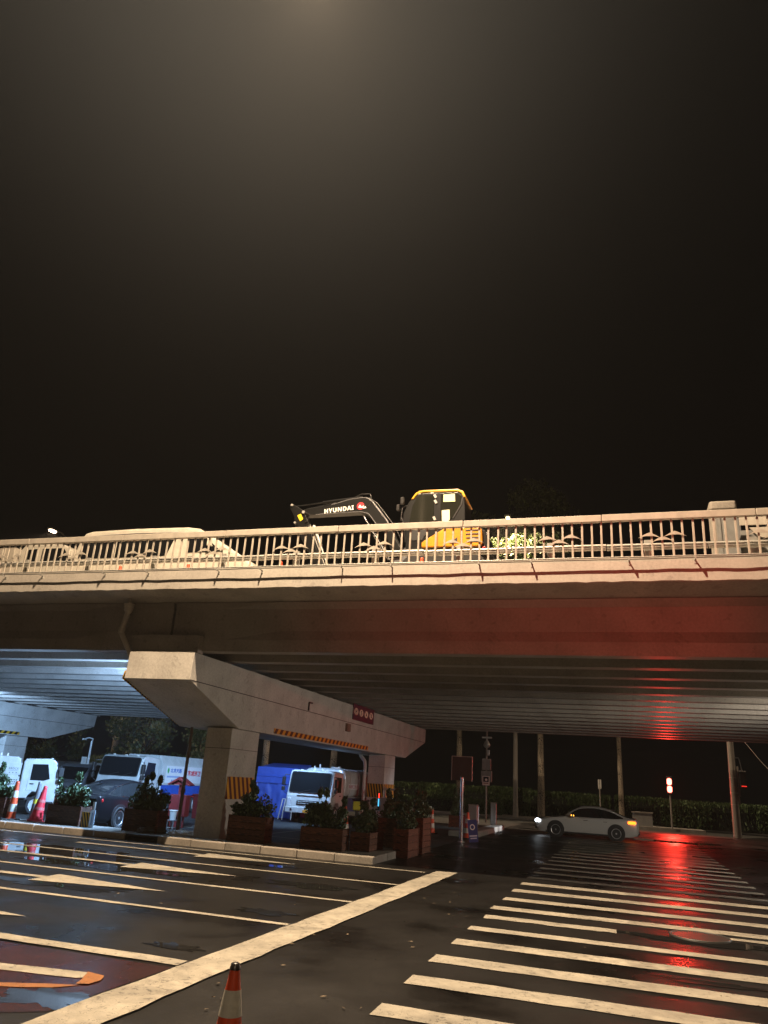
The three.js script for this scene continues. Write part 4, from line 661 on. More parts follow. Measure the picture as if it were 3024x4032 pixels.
{
  const t = thing('concrete_post', 'weathered concrete post with a rounded top behind the railing at the right', 'post', [2.75, 6.98, -19.5]);
  part('shaft', exX([[-0.3, 0], [-0.3, 1.95], [0.3, 1.95], [0.36, 1.5], [0.36, 0]], 0.58, 0.02), M.kerb, t);
  part('cap', rbox(0.64, 0.26, 0.62, 0.07, 0, 2.1, 0), M.kerb, t);
  part('sheet_panel', [box(0.5, 1.6, 0.02, 0.04, 0.95, 0.375), box(0.03, 1.6, 0.03, -0.12, 0.95, 0.39), box(0.03, 1.6, 0.03, -0.02, 0.95, 0.39)], M.midgrey, t, 'grey metal sheet on its front');
  const u = thing('plate_stack', 'beige and grey panels leaning behind the railing at the right edge', 'panels', [3.75, 6.98, -20.2]);
  part('upper_panel', box(1.4, 0.34, 0.05, 0.2, 2.05, 0), M.rail, u); part('lower_panel', exZ([[-0.3, 1.78], [0.5, 1.78], [0.5, 1.5], [0.0, 1.5], [-0.12, 1.55]], 0.05, 0, 0, 0, 0.08), M.rail, u);
  part('back_panel', box(1.3, 1.75, 0.04, 0.15, 0.875, -0.05), M.midgrey, u); parts('leg', [box(0.06, 2.1, 0.06, -0.5, 1.05, -0.1), box(0.06, 2.1, 0.06, 0.8, 1.05, -0.1)], M.grey, u);
}
// ================================================================ STREET FURNITURE
// ---- traffic cones
function coneThing(label, p, H, o = {}) {
  const t = thing('traffic_cone', label, 'traffic cone', p, o.turn || rr(0, 1), 'traffic cones');
  const r0 = H * (o.slim ? 0.13 : 0.2), r1 = H * 0.045, y0 = 0.035, rad = f => r0 + (r1 - r0) * f;
  part('base', rbox(H * 0.5, 0.035, H * 0.5, 0.012, 0, 0.0175, 0), o.base || M.rubber, t);
  part('body', lathe([[rad(0) + 0.015, y0], [rad(0.02), y0 + 0.02 * H], [rad(0.5), y0 + 0.5 * H], [rad(0.96), y0 + 0.955 * H], [rad(0.96) * 0.8, y0 + 0.96 * H]], 28), o.body || M.cone, t);
  for (const [a, b] of o.bands || [[0.18, 0.38], [0.56, 0.74]]) part('band', lathe([[rad(a) + 0.004, y0 + a * H], [rad((a + b) / 2) + 0.004, y0 + (a + b) / 2 * H], [rad(b) + 0.004, y0 + b * H]], 28), o.band || M.reflect, t);
  part('tip', lathe([[rad(0.93) + 0.006, y0 + 0.93 * H], [rad(0.99) + 0.004, y0 + H * 0.985], [rad(1) * 0.7, y0 + H], [0.001, y0 + H]], 20), o.tip || M.cone, t);
  if (o.lean) t.rotation.z = o.lean;
  return t;
}
coneThing('orange cone with a scuffed white band standing at the bottom of the picture', [-2.77, 0, -5.67], 0.65, { bands: [[0.49, 0.74]], tip: M.black, turn: 0.3 });
coneThing('orange and white cone at the far left kerb in front of the sweeper', [-18.5, 0.15, -20.75], 1.1, { slim: 1 });
coneThing('dark grey cone with yellow stripes beside the sweeper wheel', [-18.15, 0.15, -21.35], 1.12, { slim: 1, body: M.grey, band: S(0.5, 0.42, 0.03, 0.5), bands: [[0.4, 0.52]], tip: M.grey });
coneThing('red cone leaning to the right on a red base near the sweeper', [-17.62, 0.15, -20.85], 1.02, { body: S(0.5, 0.02, 0.03, 0.5), band: S(0.42, 0.1, 0.09, 0.6), bands: [[0.3, 0.38], [0.52, 0.6]], tip: S(0.5, 0.02, 0.03, 0.5), base: S(0.5, 0.04, 0.05, 0.5), lean: -0.1 });
coneThing('orange cone between two planters in front of the water tanker', [-9.9, 0.012, -28.0], 0.98, {});
coneThing('white and red cone standing right of the orange cone by the tanker', [-9.13, 0.012, -27.6], 1.04, { body: S(0.45, 0.03, 0.02, 0.5), bands: [[0.2, 0.46], [0.6, 0.9]], tip: M.reflect });
coneThing('orange cone just right of the last planter', [-7.88, 0.012, -33.5], 0.98, { slim: 1 });
coneThing('orange cone behind the blue stand beside the silver post', [-6.05, 0.02, -32.0], 0.95, {});
for (const [x, l] of [[-14.6, 'small orange cone on the bridge below the minibus'], [-9.15, 'small orange cone on the bridge below the excavator arm'], [-4.95, 'small orange cone on the bridge below the excavator cab'], [-12.2, 'small orange cone on the bridge near the minibus bonnet']]) coneThing(l, [x, 6.98, -18.75], 0.76, { bands: [[0.4, 0.6]] });

// ---- leaves
function leafGeo(n, place, size, stretch = 1.7) {
  const pos = new Float32Array(n * 12 * 3), v = V3(0, 0, 0), q = new THREE.Quaternion(), e = new THREE.Euler(), tri = [[0, -1, 0], [0.5, 0, 0.14], [0, 0, 0], [0, 0, 0], [0.5, 0, 0.14], [0, 1, 0], [0, -1, 0], [0, 0, 0], [-0.5, 0, 0.14], [0, 0, 0], [0, 1, 0], [-0.5, 0, 0.14]];
  for (let i = 0; i < n; i++) {
    const c = place(i), s = size * rr(0.6, 1.35); e.set(rr(-1.4, 1.4), rr(0, 6.28), rr(-1.4, 1.4)); q.setFromEuler(e);
    tri.forEach((p, k) => { v.set(p[0] * s, p[1] * s * stretch * 0.5, p[2] * s).applyQuaternion(q); pos.set([v.x + c[0], v.y + c[1], v.z + c[2]], (i * 12 + k) * 3); });
  }
  const g = new THREE.BufferGeometry(); g.setAttribute('position', new THREE.BufferAttribute(pos, 3)); g.computeVertexNormals(); return prep(g);
}
const blob = (cs) => () => { const c = cs[Math.floor(rnd() * cs.length)]; let x, y, z; do { x = rr(-1, 1); y = rr(-1, 1); z = rr(-1, 1); } while (x * x + y * y + z * z > 1); const k = 0.55 + 0.45 * Math.sqrt(x * x + y * y + z * z); return [c[0] + x * c[3] * k, c[1] + y * (c[4] || c[3]) * k, c[2] + z * c[3] * k]; };
// ---- planters
const shrubs = [0, 1, 2].map(v => {
  const cs = [], st = []; for (let i = 0; i < 9; i++) { const x = rr(-0.5, 0.5), z = rr(-0.16, 0.16), y = rr(0.16, 0.5); cs.push([x, y, z, rr(0.14, 0.26)]); st.push(bar([x * 0.5, -0.06, z * 0.5], [x, y, z], 0.012, 5)); } for (let i = 0; i < 7; i++) cs.push([-0.45 + i * 0.15, 0.14, rr(-0.08, 0.08), 0.2, 0.18]);
  for (let i = 0; i < 3; i++) { const x = rr(-0.5, 0.5), z = rr(-0.15, 0.15), y = rr(0.66, 0.86); cs.push([x, y, z, 0.07, 0.13]); st.push(bar([x * 0.6, 0.1, z], [x, y, z], 0.008, 5)); }
  return [leafGeo(1700, blob(cs), 0.066), merge(st)];
});
let pn = 0;
function planter(label, p, w, h, d, turn = 0, o = {}) {
  const t = thing('planter', label, 'planter', p, turn, 'planted troughs along the kerb'), n = Math.max(2, Math.round(h / 0.17)), bh = h / n;
  for (let i = 0; i < n; i++) { const m = pn++ % 2 ? M.terracotta : M.terracotta2, y = (i + 0.5) * bh; part('board', box(w, bh - 0.012, 0.03, 0, y, d / 2 - 0.015), o.mat || m, t); part('board', box(w, bh - 0.012, 0.03, 0, y, -d / 2 + 0.015), o.mat || m, t); part('board', box(0.03, bh - 0.012, d - 0.06, w / 2 - 0.015, y, 0), o.side || o.mat || m, t); part('board', box(0.03, bh - 0.012, d - 0.06, -w / 2 + 0.015, y, 0), o.mat || m, t); }
  parts('corner_post', [[-1, -1], [1, -1], [-1, 1], [1, 1]].map(([a, b]) => box(0.06, h + 0.02, 0.06, a * (w / 2 - 0.02), h / 2, b * (d / 2 - 0.02))), M.terracotta2, t);
  part('soil', box(w - 0.08, 0.04, d - 0.08, 0, h - 0.06, 0), M.soil, t);
  const [lg, sg] = shrubs[o.v ?? pn % 3], k = o.k || 1;
  const f = part('foliage', lg, M.leaf, t); f.position.y = h - 0.02; f.scale.set(w / 1.15, k, d / 0.5); const s = part('stems', sg, M.darkbark, t); s.position.y = h - 0.02; s.scale.copy(f.scale); f.rotation.y = s.rotation.y = o.flip ? Math.PI : 0;
  return t;
}
planter('planted trough cut off by the left edge in front of the sweeper', [-19.35, 0.15, -20.85], 1.3, 0.62, 0.5, 0, { v: 0, k: 1.1 });
planter('dark trough with a leafy bush left of the black saloon boot', [-16.35, 0.15, -20.75], 1.2, 0.55, 0.5, 0, { v: 1, k: 1.05, mat: M.brownwood });
planter('dark trough with a wide bush in front of the black saloon doors', [-13.6, 0.15, -20.72], 1.15, 0.62, 0.5, 0, { v: 2, k: 1.15, mat: M.brownwood });
planter('red brown trough with a bush at the foot of the near column', [-10.15, 0.15, -20.72], 1.15, 0.68, 0.5, 0, { v: 0, flip: 1, k: 1.0 });
planter('red brown trough with a bush in front of the water tanker', [-7.85, 0.15, -20.65], 1.2, 0.55, 0.5, 0, { v: 1, flip: 1, k: 1.1 });
planter('red brown trough on the rounded kerb corner', [-6.92, 0.012, -21.55], 1.25, 0.62, 0.55, Math.PI / 2, { v: 2, flip: 1, k: 0.95 });
planter('tall red brown trough behind the one on the kerb corner', [-6.75, 0.012, -23.3], 0.9, 0.95, 0.55, Math.PI / 2, { v: 1, k: 0.9 });
planter('red brown trough standing on the road just outside the kerb', [-6.02, 0, -22.45], 1.2, 0.75, 0.42, Math.PI / 2, { v: 0, k: 0.8 });
planter('tall red brown trough at the car park entrance', [-6.05, 0, -24.1], 1.05, 1.0, 0.45, Math.PI / 2, { v: 2, k: 0.9 });
planter('dim trough with a bush beyond the silver post', [-7.4, 0.2, -36.5], 1.3, 0.5, 0.5, Math.PI / 2, { v: 1, k: 1.3 });

// ---- kerbside odds and ends at the left
{
  const t = thing('folded_board', 'white and red folded board sign standing left of the first trough', 'board sign', [-17.2, 0.15, -21.4], 0.5);
  part('panel', [box(0.5, 0.9, 0.02, 0, 0.45, 0.12, -0.25), box(0.5, 0.9, 0.02, 0, 0.45, -0.12, 0.25)], M.white, t); part('print', [box(0.16, 0.7, 0.006, -0.12, 0.45, 0.136, -0.25)], S(0.35, 0.08, 0.06, 0.6), t);
  const b = thing('bollard', 'small grey bollard with striped foot and pale blue card', 'bollard', [-15.35, 0.15, -20.5], 0);
  part('post', cyl(0.05, 0.045, 0.72, 0.06, 0.36, 0), M.galv, b); part('card', box(0.17, 0.48, 0.02, 0.1, 0.25, 0.06), S(0.55, 0.68, 0.8, 0.6), b);
  part('striped_foot', new THREE.BoxGeometry(0.3, 0.42, 0.06).translate(-0.14, 0.21, 0.02), canvasMat(64, 64, (c, w, h) => stripes(c, w, h, 3, -34)), b);
  part('card_print', box(0.05, 0.34, 0.004, 0.1, 0.25, 0.073), S(0.2, 0.35, 0.55, 0.6), b);
  const p = thing('brown_pole', 'thin brown pole standing just left of the near column', 'pole', [-12.67, 0.15, -21.05]);
  part('shaft', cyl(0.055, 0.045, 3.25, 0, 1.62, 0), M.brownpole, p); part('collar', [cyl(0.075, 0.075, 0.1, 0, 1.2, 0), cyl(0.09, 0.09, 0.04, 0, 0.02, 0)], M.brownpole, p);
  const r = thing('red_shrine_stand', 'dark red stand with a small gabled roof behind the brown pole', 'stand', [-15.15, 0.012, -25.0], 0.1);
  part('post', box(0.1, 1.5, 0.1, 0, 0.75, 0), M.red, r); part('roof', exZ([[-0.42, 1.42], [0, 1.68], [0.42, 1.42], [0.38, 1.39], [0, 1.58], [-0.38, 1.39]], 0.5, 0.01), M.red, r); part('gable', exZ([[-0.34, 1.41], [0, 1.6], [0.34, 1.41]], 0.3), M.red, r);
  part('cabinet', rbox(0.62, 0.72, 0.4, 0.02, 0.02, 0.72, -0.05), M.red, r); parts('foot', [box(0.06, 0.4, 0.06, -0.2, 0.2, 0), box(0.06, 0.4, 0.06, 0.25, 0.2, 0)], M.red, r);
  const c = thing('bin', 'red wheeled bin behind the gabled red stand', 'bin', [-16.4, 0.012, -28.9]);
  part('tub', exX([[-0.25, 0.1], [-0.32, 0.95], [0.32, 0.95], [0.25, 0.1]], 0.6, 0.03), M.red, c); part('lid', rbox(0.66, 0.06, 0.72, 0.02, 0, 0.99, 0), M.red, c); for (const s of [-1, 1]) wheel(c, s * 0.25, 0.1, -0.2, 0.1, 0.06, s);
  const bl = thing('blue_crate', 'blue plastic crate on the ground left of the near column', 'crate', [-15.75, 0.012, -28.0], 0.2);
  part('walls', [box(0.5, 0.34, 0.02, 0, 0.19, 0.2), box(0.5, 0.34, 0.02, 0, 0.19, -0.2), box(0.02, 0.34, 0.4, 0.25, 0.19, 0), box(0.02, 0.34, 0.4, -0.25, 0.19, 0), box(0.5, 0.02, 0.4, 0, 0.02, 0)], M.blue, bl); part('rim', [box(0.54, 0.03, 0.03, 0, 0.36, 0.21), box(0.54, 0.03, 0.03, 0, 0.36, -0.21), box(0.03, 0.03, 0.44, 0.26, 0.36, 0), box(0.03, 0.03, 0.44, -0.26, 0.36, 0)], M.blue, bl);
  const wb = thing('bucket', 'small white bucket near the front wheel of the black saloon', 'bucket', [-14.75, 0.012, -24.1]);
  part('tub', lathe([[0.1, 0.0], [0.14, 0.28], [0.15, 0.28], [0.15, 0.31], [0.13, 0.31], [0.095, 0.02], [0, 0.02]], 20).translate(0, 0.3, 0), M.white, wb); part('stool', [box(0.3, 0.03, 0.3, 0, 0.285, 0), ...[[-1, -1], [1, -1], [-1, 1], [1, 1]].map(([a, b]) => box(0.03, 0.27, 0.03, a * 0.12, 0.135, b * 0.12))], M.grey, wb);
  const bag = new THREE.IcosahedronGeometry(0.2, 4), bp = bag.attributes.position; for (let i = 0; i < bp.count; i++) { const k = 1 + 0.35 * n2(bp.getX(i) * 9, bp.getY(i) * 9 + bp.getZ(i) * 7); bp.setXYZ(i, bp.getX(i) * k * 1.9, Math.max(-0.05, bp.getY(i) * k * 0.45), bp.getZ(i) * k); } bag.computeVertexNormals();
  solo('plastic_bag', bag.translate(0, 0.05, 0), S(0.7, 0.71, 0.72, 0.4, {}), 'crumpled white plastic bag lying left of the near column', 'bag', [-12.3, 0.15, -20.75], 0.3);
  const deb = bag.clone().scale(1.1, 1.3, 0.9); solo('rubbish_heap', deb, S(0.08, 0.06, 0.045, 0.9), 'dark heap of leaves and rubbish at the foot of the brown pole', 'rubbish', [-13.2, 0.15, -20.55], 0.8);
  const cp = thing('camera_pole', 'white pole with a bent camera arm beside the dark van', 'camera pole', [-29.3, 0.012, -38], 0);
  part('shaft', cyl(0.07, 0.06, 3.1, 0, 1.55, 0), M.white, cp); part('arm', tube([[0, 3.05, 0], [0.05, 3.25, 0], [-0.15, 3.3, 0.1], [-0.35, 3.22, 0.2]], 0.04, 8), M.white, cp); part('camera', rbox(0.12, 0.1, 0.28, 0.02, -0.36, 3.2, 0.22), M.white, cp); part('control_box', rbox(0.34, 0.5, 0.2, 0.02, -0.25, 2.0, 0), M.galv, cp);
  const lw = thing('low_wall', 'low grey wall with a mauve panel behind the dark van', 'wall', [-35.5, 0.1, -48]);
  part('wall', box(9, 1.75, 0.3, 0, 0.875, 0), M.midgrey, lw); part('coping', box(9.2, 0.1, 0.42, 0, 1.8, 0), M.kerb2, lw); part('panel', box(3.2, 0.32, 0.03, 0.6, 1.5, 0.17), S(0.22, 0.19, 0.36, 0.6), lw);
}
// ---- blue tent left of the tanker
{
  const t = thing('blue_tent', 'blue gabled tarpaulin tent left of the water tanker', 'tent', [-16.05, 0.012, -36], 0);
  part('roof', exX([[1.0, 1.85], [0.98, 1.9], [0.75, 2.28], [-0.75, 2.5], [-0.8, 2.46], [0.7, 2.2]], 2.1, 0), M.tarp, t);
  const top = part('roof_front', box(2.12, 0.74, 0.015, 0, 1.92, 0.95, -0.1), M.tarp, t);
  part('side_sheet', [exX([[0.9, 0.4], [0.9, 1.9], [0.7, 2.25], [-0.75, 2.45], [-0.75, 0.05], [0.2, 0.05]], 0.02, 0, 1.05), exX([[0.9, 0.05], [0.9, 1.9], [0.7, 2.25], [-0.75, 2.45], [-0.75, 0.05]], 0.02, 0, -1.05)], M.tarp, t);
  const c = new THREE.PlaneGeometry(2.1, 1.6, 40, 12), cp = c.attributes.position; for (let i = 0; i < cp.count; i++) cp.setZ(i, 0.05 * Math.sin(cp.getX(i) * 9 + 0.6 * n2(cp.getX(i) * 2, cp.getY(i))) * (0.6 - cp.getY(i) * 0.4) + 0.03 * n2(cp.getX(i) * 3, cp.getY(i) * 3)); c.computeVertexNormals();
  part('front_sheet', c.translate(0, 0.82, 0.93), M.tarp, t, 'dark blue creased front sheet');
  part('frame', [[-1.03, 0.9], [1.03, 0.9], [-1.03, -0.75], [1.03, -0.75]].map(([x, z]) => cyl(0.025, 0.025, z > 0 ? 1.85 : 2.42, x, z > 0 ? 0.925 : 1.21, z)), M.galv, t);
}
// ---- by the far column and the entrance
{
  const mt = thing('parking_terminal', 'grey parking terminal with a red over blue light strip by the far column', 'terminal', [-10.75, 0.012, -35.6], 0);
  part('cabinet', rbox(0.42, 1.25, 0.36, 0.03, 0.1, 0.625, 0), M.midgrey, mt); part('red_light', rbox(0.05, 0.2, 0.03, 0.012, -0.16, 1.32, 0.19), glow(RED, 3), mt); part('blue_light', rbox(0.05, 0.34, 0.03, 0.012, -0.17, 1.02, 0.19), glow(new THREE.Color().setRGB(0.1, 0.6, 1), 1.4), mt); part('light_mount', box(0.09, 0.8, 0.05, -0.165, 1.08, 0.155), M.dark, mt); part('arm', rbox(0.7, 0.09, 0.07, 0.02, 0.35, 1.62, 0.05), M.galv, mt); part('arm_post', box(0.08, 0.5, 0.08, 0.05, 1.45, 0), M.galv, mt);
  const wt = thing('folding_table', 'white folding table with dark lettering in front of the far column', 'table', [-10.1, 0.012, -34.4], 0.04);
  part('top', rbox(1.6, 0.05, 0.55, 0.015, 0, 0.68, 0), M.white, wt); part('banner', new THREE.BoxGeometry(1.6, 0.16, 0.01).translate(0, 0.59, 0.28), canvasMat(256, 32, (c) => { c.fillStyle = '#c9c6cf'; c.fillRect(0, 0, 256, 32); glyphs(c, 'tdhjc', 96, 5, 22, '#4a4653', 0.13); }), wt); for (const [a, b] of [[-1, -1], [1, -1], [-1, 1], [1, 1]]) part('leg', bar([a * 0.7, 0, b * 0.22], [a * 0.6, 0.66, b * 0.2], 0.02, 6), M.galv, wt);
  function scooter(label, p, turn, cover, lamp) {
    const t = thing('electric_scooter', label, 'scooter', p, turn, 'parked electric scooters');
    for (const z of [-0.62, 0.62]) { const w = wheel(t, 0, 0.23, z, 0.23, 0.09, 1); }
    part('body', [exX([[-0.75, 0.35], [-0.8, 0.62], [-0.1, 0.62], [0.02, 0.32], [0.3, 0.3], [0.42, 0.75], [0.5, 0.75], [0.5, 0.28], [0.3, 0.2], [-0.4, 0.2]], 0.26, 0.03)], M.black, t);
    part('seat', rbox(0.26, 0.1, 0.68, 0.04, 0, 0.7, -0.42), M.dark, t); part('front_shield', rbox(0.4, 0.5, 0.06, 0.03, 0, 0.72, 0.5, -0.25), M.black, t);
    part('handlebar', [bar([-0.32, 1.0, 0.36], [0.32, 1.0, 0.36], 0.018, 8), bar([0, 0.5, 0.58], [0, 1.0, 0.36], 0.025, 8)], M.galv, t); part('rear_box', rbox(0.4, 0.32, 0.34, 0.03, 0, 0.9, -0.8), M.dark, t);
    for (const s of [-1, 1]) part('mirror', [rbox(0.1, 0.07, 0.02, 0.01, s * 0.3, 1.2, 0.34), bar([s * 0.24, 1.0, 0.36], [s * 0.3, 1.18, 0.34], 0.008, 5)], M.black, t);
    if (cover) { part('windshield_quilt', [rbox(0.62, 0.34, 0.08, 0.04, 0, 0.98, 0.5, -0.3)], S(0.45, 0.55, 0.04, 0.7), t, 'yellow green quilted hand cover'); }
    if (lamp) { part('tail_light', [rbox(0.3, 0.09, 0.04, 0.02, 0, 0.66, -0.98)], glow(RED, 4), t); part('rear_lamp', rbox(0.2, 0.16, 0.05, 0.03, 0.08, 1.14, -0.9), glow(new THREE.Color().setRGB(0.9, 0.95, 1), 4), t); part('reflector', [rbox(0.12, 0.2, 0.03, 0.02, -0.06, 0.42, -0.86), rbox(0.05, 0.05, 0.03, 0.01, 0.1, 0.45, -0.86)], M.chrome, t); }
  }
  scooter('electric scooter with a yellow green hand cover left of the far column', [-10.2, 0.012, -30.6], 0.35, true, false);
  scooter('electric scooter with glowing red tail light right of the far column', [-9.25, 0.012, -34.6], Math.PI - 0.2, false, true);
  const sg = thing('silver_post_sign', 'dark square panel on a shiny silver post at the car park entrance', 'sign', [-5.92, 0.0, -30.0]);
  part('post', cyl(0.07, 0.065, 2.3, 0, 1.15, 0), M.chrome, sg); part('panel', rbox(0.78, 0.88, 0.05, 0.015, -0.02, 2.62, 0), S(0.03, 0.024, 0.022, 0.5), sg); part('panel_frame', [box(0.8, 0.02, 0.06, -0.02, 3.07, 0), box(0.02, 0.9, 0.06, 0.38, 2.62, 0), box(0.02, 0.9, 0.06, -0.42, 2.62, 0)], M.galv, sg); part('foot', cyl(0.14, 0.14, 0.03, 0, 0.016, 0), M.galv, sg);
  const af = thing('a_board', 'small tilted blue board sign beside the silver post', 'board sign', [-5.55, 0.0, -30.45], 0.15);
  const bd = canvasMat(128, 256, (c) => { c.fillStyle = '#25336b'; c.fillRect(0, 0, 128, 256); c.fillStyle = '#d5d3cb'; c.beginPath(); c.arc(62, 84, 34, 0, 7); c.fill(); c.fillStyle = '#25336b'; c.beginPath(); c.arc(62, 84, 22, 0, 7); c.fill(); c.fillStyle = '#b9bccb'; c.fillRect(12, 176, 104, 16); c.fillRect(24, 204, 84, 14); });
  const pf = part('panel', new THREE.BoxGeometry(0.36, 0.8, 0.02), bd, af); pf.position.set(0, 0.4, 0.07); pf.rotation.set(-0.18, 0, 0.12); part('back_leg', box(0.32, 0.78, 0.02, 0.02, 0.38, -0.1, 0.2), M.grey, af);
  for (const [x, z, h, w, l] of [[-6.45, -41.2, 1.05, 0.3, 'pale square bollard at the far end of the entrance kerb'], [-7.3, -40.6, 0.8, 0.34, 'short grey bollard left of the pale bollard'], [-6.6, -36.2, 1.0, 0.4, 'grey box behind the blue board sign']]) { const b = thing('bollard', l, 'bollard', [x, 0.2, z]); part('post', rbox(w, h, w, 0.04, 0, h / 2, 0), M.midgrey, b); part('cap', rbox(w * 1.06, 0.06, w * 1.06, 0.03, 0, h, 0), M.kerb2, b); }
  const cc = thing('camera_mast', 'slim mast with a surveillance camera, boxes and a notice beyond the entrance', 'camera mast', [-7.48, 0.13, -45]);
  part('shaft', cyl(0.055, 0.045, 6.2, 0, 3.1, 0), M.pole, cc); part('camera', [rbox(0.58, 0.1, 0.14, 0.03, 0.02, 4.6, 0.06), cyl(0.06, 0.05, 0.25, 0.02, 4.4, 0.06)], M.white, cc); part('dome_camera', lathe([[0.001, 0.28], [0.1, 0.26], [0.2, 0.05], [0.2, 0], [0.14, -0.1], [0.001, -0.16]], 20).translate(0.02, 4.15, 0.08), M.galv, cc); part('antenna', rbox(0.13, 0.3, 0.1, 0.02, 0.12, 3.75, 0.08), M.white, cc); part('control_box', [rbox(0.5, 0.62, 0.2, 0.02, 0.02, 3.1, 0.1), rbox(0.62, 0.6, 0.2, 0.02, 0.02, 2.45, 0.08)], M.midgrey, cc);
  part('notice', new THREE.BoxGeometry(0.42, 0.5, 0.02).translate(0.02, 2.22, 0.22), canvasMat(64, 80, (c) => { c.fillStyle = '#cdbcb4'; c.fillRect(0, 0, 64, 80); c.fillStyle = '#1c1a1d'; c.fillRect(8, 6, 48, 44); c.fillStyle = '#d8d0cc'; c.beginPath(); c.arc(34, 32, 11, 0, 7); c.fill(); c.fillStyle = '#8d5650'; c.fillRect(10, 58, 44, 8); }), cc);
  const bp = thing('leaning_pole', 'thick weathered pole leaning slightly near the right edge', 'pole', [6.65, 0.0, -54]); bp.rotation.z = -0.012;
  part('shaft', cyl(0.24, 0.17, 9, 0, 4.5, 0, 0, 0, 0, 18), M.pole, bp); part('band', [cyl(0.235, 0.235, 0.05, 0, 1.9, 0), cyl(0.22, 0.22, 0.05, 0, 3.5, 0), cyl(0.23, 0.23, 0.05, 0, 2.6, 0)], M.galv, bp); part('cable_pipe', [cyl(0.06, 0.06, 1.8, 0.3, 3.3, 0.05), cyl(0.05, 0.05, 0.5, 0.26, 2.2, 0.05)], M.pole, bp); part('guy_wire', tube([[0.2, 6.6, 0], [1.6, 4.6, 0.5], [3.2, 2.6, 1.0], [4.6, 0.1, 1.5]], 0.016, 5), M.galv, bp);
  const cb = thing('utility_cabinet', 'grey utility cabinet at the right edge beside the hedge', 'cabinet', [9.9, 0.02, -56.2]);
  part('body', rbox(1.5, 1.85, 0.7, 0.02, 0, 0.95, 0), M.midgrey, cb); part('lid', rbox(1.62, 0.1, 0.84, 0.02, 0, 1.92, 0), M.galv, cb); part('door_gap', [box(0.015, 1.6, 0.01, 0, 0.95, 0.352), box(0.1, 0.04, 0.03, 0.1, 1.0, 0.36)], M.dark, cb);
  const tp = thing('thin_signpost', 'thin sign pole with a narrow plate behind the white saloon', 'sign', [-1.55, 0.13, -57.6]);
  part('shaft', cyl(0.045, 0.04, 2.5, 0, 1.25, 0), M.pole, tp); part('plate', [box(0.1, 0.62, 0.04, -0.06, 2.55, 0), box(0.1, 0.62, 0.04, 0.07, 2.55, 0)], M.galv, tp);
  const lw = thing('low_wall', 'low concrete planter wall behind the tail of the white saloon', 'wall', [1.2, 0.13, -57.9]); part('wall', box(1.3, 0.85, 0.4, 0, 0.425, 0), M.midgrey, lw); part('coping', box(1.4, 0.08, 0.5, 0, 0.88, 0), M.kerb2, lw);
}
// wind-blown leaves and grit on the carriageway
{
  const spots = []; for (let i = 0; i < 70; i++) spots.push(i < 34 ? [rr(-4.2, -2.4), rr(-16, -6)] : i < 50 ? [rr(-12, -4.8), rr(-19.3, -9)] : [rr(-2, 2), rr(-16, -6)]);
  const g = leafGeo(70, i => [spots[i][0], 0.022, spots[i][1]], 0.045), q = g.attributes.position; for (let i = 0; i < q.count; i++) q.setY(i, 0.02 + (q.getY(i) - 0.022) * 0.12); g.computeVertexNormals();
  const m = new THREE.Mesh(g, S(0.12, 0.09, 0.055, 0.8, { side: THREE.DoubleSide })); m.name = 'leaf_litter'; m.castShadow = m.receiveShadow = true; m.userData = { kind: 'stuff', label: 'scattered dry leaves and litter on the wet road', category: 'litter' }; scene.add(m);
}
